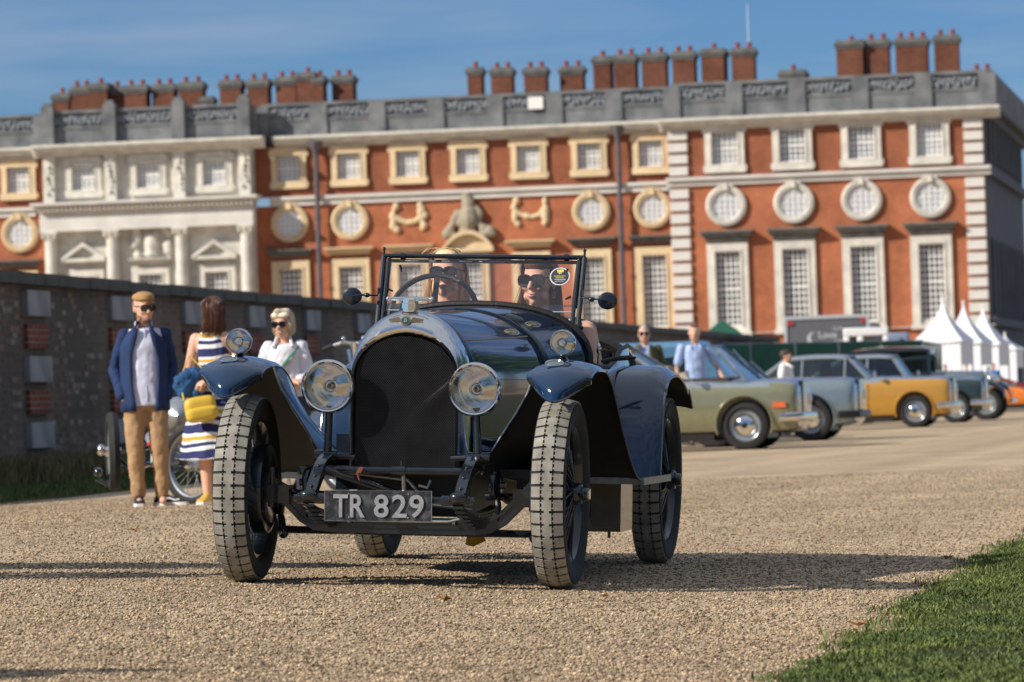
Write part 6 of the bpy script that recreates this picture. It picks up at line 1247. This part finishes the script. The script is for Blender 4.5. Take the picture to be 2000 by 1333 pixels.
for n, x in (('l', 0), ('r', 0)): shoe(o, J['an' + n], Vector(J['an' + n]) + Vector((.03, -.14, 0)), bagm, whitem)
# older woman in white shirt
whs = M('white_shirt', (0.74, 0.74, 0.80), .8, var=.05, scale=5, bump=.2, bscale=14); blond = M('silver_blond_hair', (0.62, 0.53, 0.40), .45, var=.2, scale=20, island=.35); gstr = M('green_strap', (0.02, 0.14, 0.09), .6); jeans = M('dark_trousers', (0.03, 0.035, 0.06), .85, var=.3)
J = stand(1.565, .145, arms=dict(ell=(-.205, -.02, 1.0), elr=(.205, -.02, 1.0), wrl=(.08, -.20, .98), wrr=(-.06, -.22, .94), hdl=(.2, -.19, .97), hdr=(-.18, -.2, .95)))
o, T, Rm, body = figure('older woman with silver blond bob and dark sunglasses in white shirt, arms folded', loc_at(563, 40.2), R(-4), J, female=True, head_yaw=R(-18), head_pitch=R(4), glasses=True, smile=False, k=.97)
trousers(o, J, jeans); mb = MB(); torso(mb, .86, 1.29, .17, .165, .125); sh1 = link('shirt', fuse(mb, .012, 3), whs, o); folds(sh1, .03, .08)
for n in 'lr': sl = cloth('shirt_sleeve', whs, o, [sleeves(J, n, .07, .06, .62)], .012, 4); folds(sl, .03, .06)
MB().tube([(-.08, -.11, 1.27), (-.05, -.02, 1.36), (0, .06, 1.37), (.05, -.02, 1.36), (.08, -.11, 1.27)], .014, 6).build('collar', whs, o); MB().tube([(.13, -.03, 1.29), (.06, -.135, 1.19), (-.06, -.145, 1.05), (-.15, -.12, .92)], .012, 6, flat=(.4, 1.5)).build('shoulder_strap', gstr, o)
hr = MB(); hm(hr, T, [((0, .03, .045), (.084, .094, .078)), ((.068, .01, .0), (.026, .055, .060)), ((-.068, .01, .0), (.026, .055, .060)), ((0, .065, -.02), (.08, .05, .08)), ((.03, -.055, .085), (.055, .035, .028)), ((-.04, -.05, .085), (.045, .035, .03))]); hb_ = link('hair', fuse(hr, .006, 2), blond, o); rnd = random.Random(9); hr = MB()
def fl2(rnd, p, i):
    a, e = p; x0, y0 = math.sin(a) * .02, .0 + math.cos(a) * .03; x1, y1 = math.sin(a) * .094, .012 + math.cos(a) * .10; b = rnd.uniform(-.02, .02)
    if math.cos(a) < -.55: return [(x0, y0, .137), (x1 * .7, y1 * .55, .135), (x1 * .95, y1 * .9, .095 + b), (x1 * 1.1, y1 * .95, .07)]
    return [(x0, y0, .137), (x1 * .6, y1 * .6, .13), (x1 * .95, y1 * .95, .08), (x1 * 1.03, y1 * 1.02, .02), (x1 * 1.0, y1, -.04 + b), (x1 * .8, y1 * .9, -.075 + b)]
strands(hr, T, rnd, 300, lambda r, i: (r.uniform(-3.14, 3.14), 0), fl2, .004); hr.build('hair_strands', blond, hb_, 60)
for n in 'lr': shoe(o, J['an' + n], Vector(J['an' + n]) + Vector((0, -.14, 0)), shoem, shoem)
# two men behind the parked cars
olive = M('olive_tweed', (0.075, 0.075, 0.03), .9, var=.2, scale=8); ltshirt = M('light_blue_polo', (0.40, 0.52, 0.80), .8, var=.06, bump=.15, bscale=15); whiteh = M('white_hair', (0.62, 0.60, 0.58), .6); darkh = M('dark_brown_hair', (0.06, 0.035, 0.025), .6)
def man(label, px, D, H, jacket=None, shirt=ltshirt, hairm=darkh, short=False, glasses=False, rot=0, hy=0, arms=None, group=None, legm=jeans, vox=.016, loc=None, pose=None):
    J = stand(H, .195, arms=arms, legs=pose); q = H / 1.75; o, T, Rm, b = figure(label, loc or loc_at(px, D), R(rot), J, vox, head_yaw=R(hy), glasses=glasses, smile=False, k=1.05 * q, group=group)
    trousers(o, J, legm, vox=vox); mb = MB(); torso(mb, .84 * q, 1.45 * q, .19, .205, .14); s = link('shirt', fuse(mb, vox, 3), shirt, o); folds(s, .02, .1)
    for n in 'lr': cloth('sleeve', jacket or shirt, o, [sleeves(J, n, .075, .06, .36 if short else 1.0)], vox, 3)
    MB().tube([(-.08, -.13, 1.40 * q), (-.06, -.03, 1.475 * q), (0, .07, 1.48 * q), (.06, -.03, 1.475 * q), (.08, -.13, 1.40 * q)], .018, 6, flat=(1.5, .5)).build('collar', shirt, o)
    if jacket:
        mb = MB()
        for s in (-1, 1): mb.grid([[(max(.07, .225 * math.cos(a) * (1 if z < 1.36 * q else 1 - (z - 1.36 * q) * 3.4)) * s if a < 0 else .225 * math.cos(a) * (1 if z < 1.36 * q else 1 - (z - 1.36 * q) * 3.4) * s, .17 * math.sin(a), z) for a in [math.pi / 2 - (math.pi / 2 + 1.2) * j / 9 for j in range(10)]] for z in [(.78 + .7 * i / 8) * q for i in range(9)]])
        mb.build('jacket', jacket, o, 70, thick=.015)
    hr = MB(); 
    for p, r in (((0, .03, .05), (.084, .098, .078)), ((0, -.035, .092), (.062, .05, .028)), ((0, .06, .0), (.078, .05, .06))): hr.ell(T(*p), r, 12, 8, Rm)
    link('hair', fuse(hr, .009, 2), hairm, o)
    for n in 'lr': shoe(o, J['an' + n], Vector(J['an' + n]) + Vector((0, -.14, 0)), shoem, shoem)
    return o
m1 = man('white haired man in olive jacket and sunglasses over pale blue shirt behind the cars', 1266, 79.5, 1.98, jacket=olive, hairm=whiteh, glasses=True)
m2 = man('dark haired man in light blue polo shirt leaning by the olive car', 1364, 79.5, 1.98, short=True, rot=8, hy=-10, arms=dict(elr=(.36, .05, 1.28), wrr=(.46, -.10, 1.05)))
man('person in white shirt bending forward beside the pale blue silver open car', 1540, 88, 1.58, shirt=whitem, short=True, rot=75, hy=0)
man('small figure in dark coat standing beyond the far wall near the gazebo', 1424, 170, 1.75, jacket=blackc, shirt=blackc, vox=.03, loc=(W(1424, 690, 170).x, 170, 1.45))
sd_ = empty('timber_deck', (W(1424, 690, 170).x, 170, 0), label='raised dark deck supporting the distant figure beyond the wall', cat='deck'); MB().bb(-.6, .6, -.5, .5, 1.3, 1.45).build('deck_top', gry, sd_, 0)
for s in (-1, 1): MB().bb(s * .5 - .05, s * .5 + .05, -.3, .3, 0, 1.3).build('leg', gry, sd_, 0)
for px, D, lb, sm in ((1852, 190, 'dark haired visitor by the first tent entrance', whitem), (1893, 200, 'visitor in pale top standing between the second and third tents', M('pale_pink_top', (0.6, 0.45, 0.42), .8)), (1946, 195, 'visitor in bright blue top at the right of the tents', M('bright_blue_top', (0.03, 0.2, 0.6), .8))): man(lb, px, D, 1.72, shirt=sm, vox=.03)
# two onlookers just outside the left edge, whose shadows reach across the gravel
man('onlooker in pale polo shirt outside the left edge of the picture', 0, 0, 1.76, short=True, loc=(-3.2, 22.7, gz(-3.2, 22.7)), rot=-60)
man('tall onlooker in dark coat outside the left edge of the picture', 0, 0, 1.84, jacket=blackc, loc=(-4.0, 22.4, gz(-4.0, 22.4)), rot=-60)
man('onlooker in white shirt outside the left edge of the picture', 0, 0, 1.70, shirt=whitem, loc=(-3.9, 21.4, gz(-3.9, 21.4)), rot=-50)
man('onlooker in olive jacket outside the lower left edge of the picture', 0, 0, 1.74, jacket=olive, loc=(-3.95, 14.3, gz(-3.95, 14.3)), rot=-60)
# driver and passenger
def CW(px, py, yc): v = L(px, py, yc); return v
CR = CM.to_3x3()
def seated(label, hc, yaw, pitch, cloth_m, arms, k=1.0, hairf=None, sleeve=0, shx=(.165, .165)):
    o = empty('person', label=label, cat='person'); o.matrix_world = CM; mb = MB(); hc = Vector(hc); nk = hc + Vector((0, .05, -.155)); T, Rm = head_shapes(mb, hc, yaw, pitch, k, neck_to=nk, female=True)
    shz = hc.z - .235; cx = hc.x; rs = []
    for i in range(10):
        t = i / 9; z = .62 + (shz + .04 - .62) * t; w = .15 + .02 * math.sin(t * 3.1); dd = .105
        if t > .8: w *= 1 - (t - .8) * 1.6; dd *= 1 - (t - .8)
        rs.append([(cx + w * math.cos(a), hc.y + .08 + dd * math.sin(a) - .02 * t, z) for a in [2 * math.pi * j / 16 for j in range(16)]])
    mb.rings(rs); sl = {}
    for s in (-1, 1):
        sh = Vector((cx + s * shx[0 if s < 0 else 1], hc.y + .06, shz)); el, wr, hd = (Vector(q) for q in arms[0 if s < 0 else 1]); sl[s] = (sh, el, wr); cap(mb, [nk + Vector((0, 0, -.03)), (nk + sh) / 2 + Vector((0, 0, -.01)), sh], [.045, .045, .05]); cap(mb, [sh, (sh + el) / 2, el, el * .6 + wr * .4, wr], [.05, .045, .037, .037, .025]); hand(mb, wr, hd - wr, Vector((0, 0, 1)), .9, .75, s)
        hp = Vector((cx + s * .09, hc.y + .05, .66)); kn = Vector((cx + s * .12, hc.y - .42, .76)); ft = Vector((cx + s * .11, hc.y - .75, .54)); cap(mb, [hp, kn, ft], [.085, .058, .04])
    b = link('body', fuse(mb, .0055, 3), skin, o); face_bits(T, Rm, b, k, True, True, *( (.031, .025, .012) if sleeve else (.035, .026, .012)))
    mb = MB(); rs = [[(cx + (x - cx) * 1.09, hc.y + .08 + (y - hc.y - .08) * 1.13, z) for x, y, z in r] for r in rs[:9]]; mb.rings(rs)
    for s in (-1, 1):
        sh, el, wr = sl[s]
        if sleeve: cap(mb, [sh + Vector((-s * .04, 0, .0)), sh, sh.lerp(el, .5)], [.058, .066, .062])
        else: cap(mb, [sh + Vector((-s * .07, 0, .02)), sh + Vector((-s * .02, 0, .0))], [.05, .052])
    t = link('top', fuse(mb, .008, 3), cloth_m, o); folds(t, .012, .07)
    lg = MB()
    for s in (-1, 1): hp = Vector((cx + s * .09, hc.y + .05, .66)); kn = Vector((cx + s * .12, hc.y - .42, .76)); ft = Vector((cx + s * .11, hc.y - .75, .56)); cap(lg, [hp, kn, ft], [.10, .07, .055])
    link('trousers', fuse(lg, .012, 3), jeans, o)
    return o, T, Rm
dh = L(874, 537, 2.27); ph = L(1052, 552, 2.3)
goldh = M('blond_hair', (0.66, 0.48, 0.26), .4, var=.2, scale=25, island=.45); auburn = M('auburn_hair', (0.17, 0.07, 0.035), .4, var=.3, scale=25, island=.45)
gr1 = SWC + Vector((-.195, -.0, -.09)); gr2 = SWC + Vector((.10, .08, .17))
dr_, T, Rm = seated('blonde woman in dark sunglasses driving the vintage car behind the steering wheel', dh, R(-2), R(0), whs, [((dh.x - .27, dh.y - .12, .98), gr1 + Vector((-.0, .07, -.02)), gr1), ((dh.x + .26, dh.y - .15, 1.02), (dh.x + .13, dh.y - .22, 1.10), (dh.x + .06, dh.y - .28, 1.16))], 1.0, sleeve=1)
def hair_long(T, Rm, par, mat, seed, n, wind=-1, length=.20, part=0.0, top=.137):
    hr = MB(); 
    for p, r in (((0, .034, .046), (.083, .096, .086)), ((0, -.028, .088), (.064, .052, .040)), ((0, .07, -.06), (.075, .045, .11)), ((.066, .055, -.05), (.024, .032, .12)), ((-.066, .055, -.05), (.024, .032, .12))): hr.ell(T(*p), r, 14, 10, Rm)
    hb = link('hair', fuse(hr, .006, 2), mat, par); rnd = random.Random(seed); s_ = MB()
    def st(r, i): return (r.choice((-1, 1)) * r.uniform(0, 1.5), 0)
    def fl(r, p, i):
        a, _ = p; x1, y1 = math.sin(a) * .096, .02 + math.cos(a) * .108; ln = length * r.uniform(.7, 1.1); w = wind * r.uniform(0, .05); q = r.uniform(-.012, .012)
        yf = -.055 * r.random() if abs(a) > .9 else 0; return [(part + q * .4, .0 + math.cos(a) * .05 + yf, top - .006), (x1 * .55, y1 * .75 + yf, top - .022 + abs(q) * .3), (x1 * .93, y1 * .93 + yf * .8, .075 + q * .5), (x1 * 1.02, y1 * 1.0 + yf * .2, .015), (x1 * 1.02 + w * .3 + q, y1, -.06), (x1 * 1.0 + w + q * 2, y1 * .95, -.06 - ln * .55), (x1 * .95 + w * 1.8 + q * 3, y1 * .9, -.06 - ln)]
    strands(s_, T, rnd, n, st, fl, .0035)
    for i in range(14):      # loose wisps
        a = rnd.uniform(-2.2, 2.2); x1, y1 = math.sin(a) * .10, .02 + math.cos(a) * .10; e = rnd.uniform(.03, .09); wp = spline([T(x1 * .5, y1 * .5, .13), T(x1 * .9 + wind * e * .3, y1, .115 + rnd.uniform(0, .02)), T(x1 * 1.1 + wind * e, y1, .07 + rnd.uniform(-.03, .03)), T(x1 * 1.2 + wind * e * 1.8, y1, .01 + rnd.uniform(-.06, .03))], 5); s_.tube(wp, [.0011 - .0007 * j / 15 for j in range(16)], 3, caps=False)
    s_.build('hair_strands', mat, hb, 60); return hb
hair_long(T, Rm, dr_, goldh, 2, 620, -.6, .17, .01)
pa_, T, Rm = seated('auburn haired woman with large sunglasses and dark sleeveless top in the passenger seat', ph, R(-14), R(2), M('black_top', (0.02, 0.022, 0.03), .8), [((ph.x - .24, ph.y - .05, .95), (ph.x - .15, ph.y - .25, .84), (ph.x - .1, ph.y - .34, .84)), ((ph.x + .30, ph.y - .06, 1.0), (ph.x + .20, ph.y - .26, .90), (ph.x + .10, ph.y - .34, .88))], 1.0, shx=(.165, .235))
hb_ = hair_long(T, Rm, pa_, auburn, 5, 620, -1.2, .17, .0)
for s in (-1, 1): MB().tube([T(s * .078 + .012 * math.cos(a) * .6, .01, -.062 + .016 * math.sin(a)) for a in [2 * math.pi * i / 12 for i in range(12)]], .0022, 5, closed=True).build('earring', M('gold', (0.8, 0.55, 0.2), .2, 1.0), pa_)
# trees seen only in reflections; the right-hand row is added for the bonnet side
def tree_row():
    rr = random.Random(12); leafc = M('tree_leaves', (0.05, 0.10, 0.02), .7, col2=(0.025, 0.055, 0.012), scale=.3, island=.5); bark = M('bark', (0.06, 0.045, 0.035), .9)
    lf = MB(); a = []
    me = None
    for k in range(3):
        mb = MB()
        for i in range(1300):
            u, v = rr.uniform(0, 6.28), rr.uniform(-1, 1); r_ = 3.6 * rr.random() ** .4 * (1 + .25 * math.sin(u * 3 + k) * math.cos(v * 4)); c = Vector((r_ * math.cos(u) * math.sqrt(1 - v * v), r_ * math.sin(u) * math.sqrt(1 - v * v), 6.5 + 1.15 * r_ * v)); n = Vector((rr.uniform(-1, 1), rr.uniform(-1, 1), rr.uniform(-.3, 1))).normalized(); t = n.orthogonal().normalized() * .38; b = n.cross(t); mb.add([c - t, c + b * .6, c + t, c - b * .6], [(0, 1, 2, 3)])
        crown = mb.mesh('crown', 0); tm = MB().tube([(0, 0, 0), (.1, 0, 2.5), (0, .1, 5), (.2, 0, 8)], [.35, .26, .2, .06], 8).tube([(0, 0, 3), (1.5, .5, 6)], [.14, .04], 6).tube([(0, 0, 3.4), (-1.3, -.6, 6.5)], [.13, .04], 6).mesh('trunk'); a.append((crown, tm))
    pos = [(-50 + i * 9 + rr.uniform(-2, 2), -55 + rr.uniform(-6, 6)) for i in range(13)] + [(24 + rr.uniform(-2, 3), -30 + 8.5 * i) for i in range(12)]
    for i, (x, y) in enumerate(pos):
        o = empty('garden_tree', (x, y, 0), (0, 0, rr.random() * 6), 'leafy tree out of view behind or beside the camera, seen in reflections', 'tree', 'trees behind the camera'); o.scale = (1, 1, rr.uniform(.8, 1.15)); c, t = a[i % 3]; link('crown', c, leafc, o); link('trunk', t, bark, o)
tree_row()
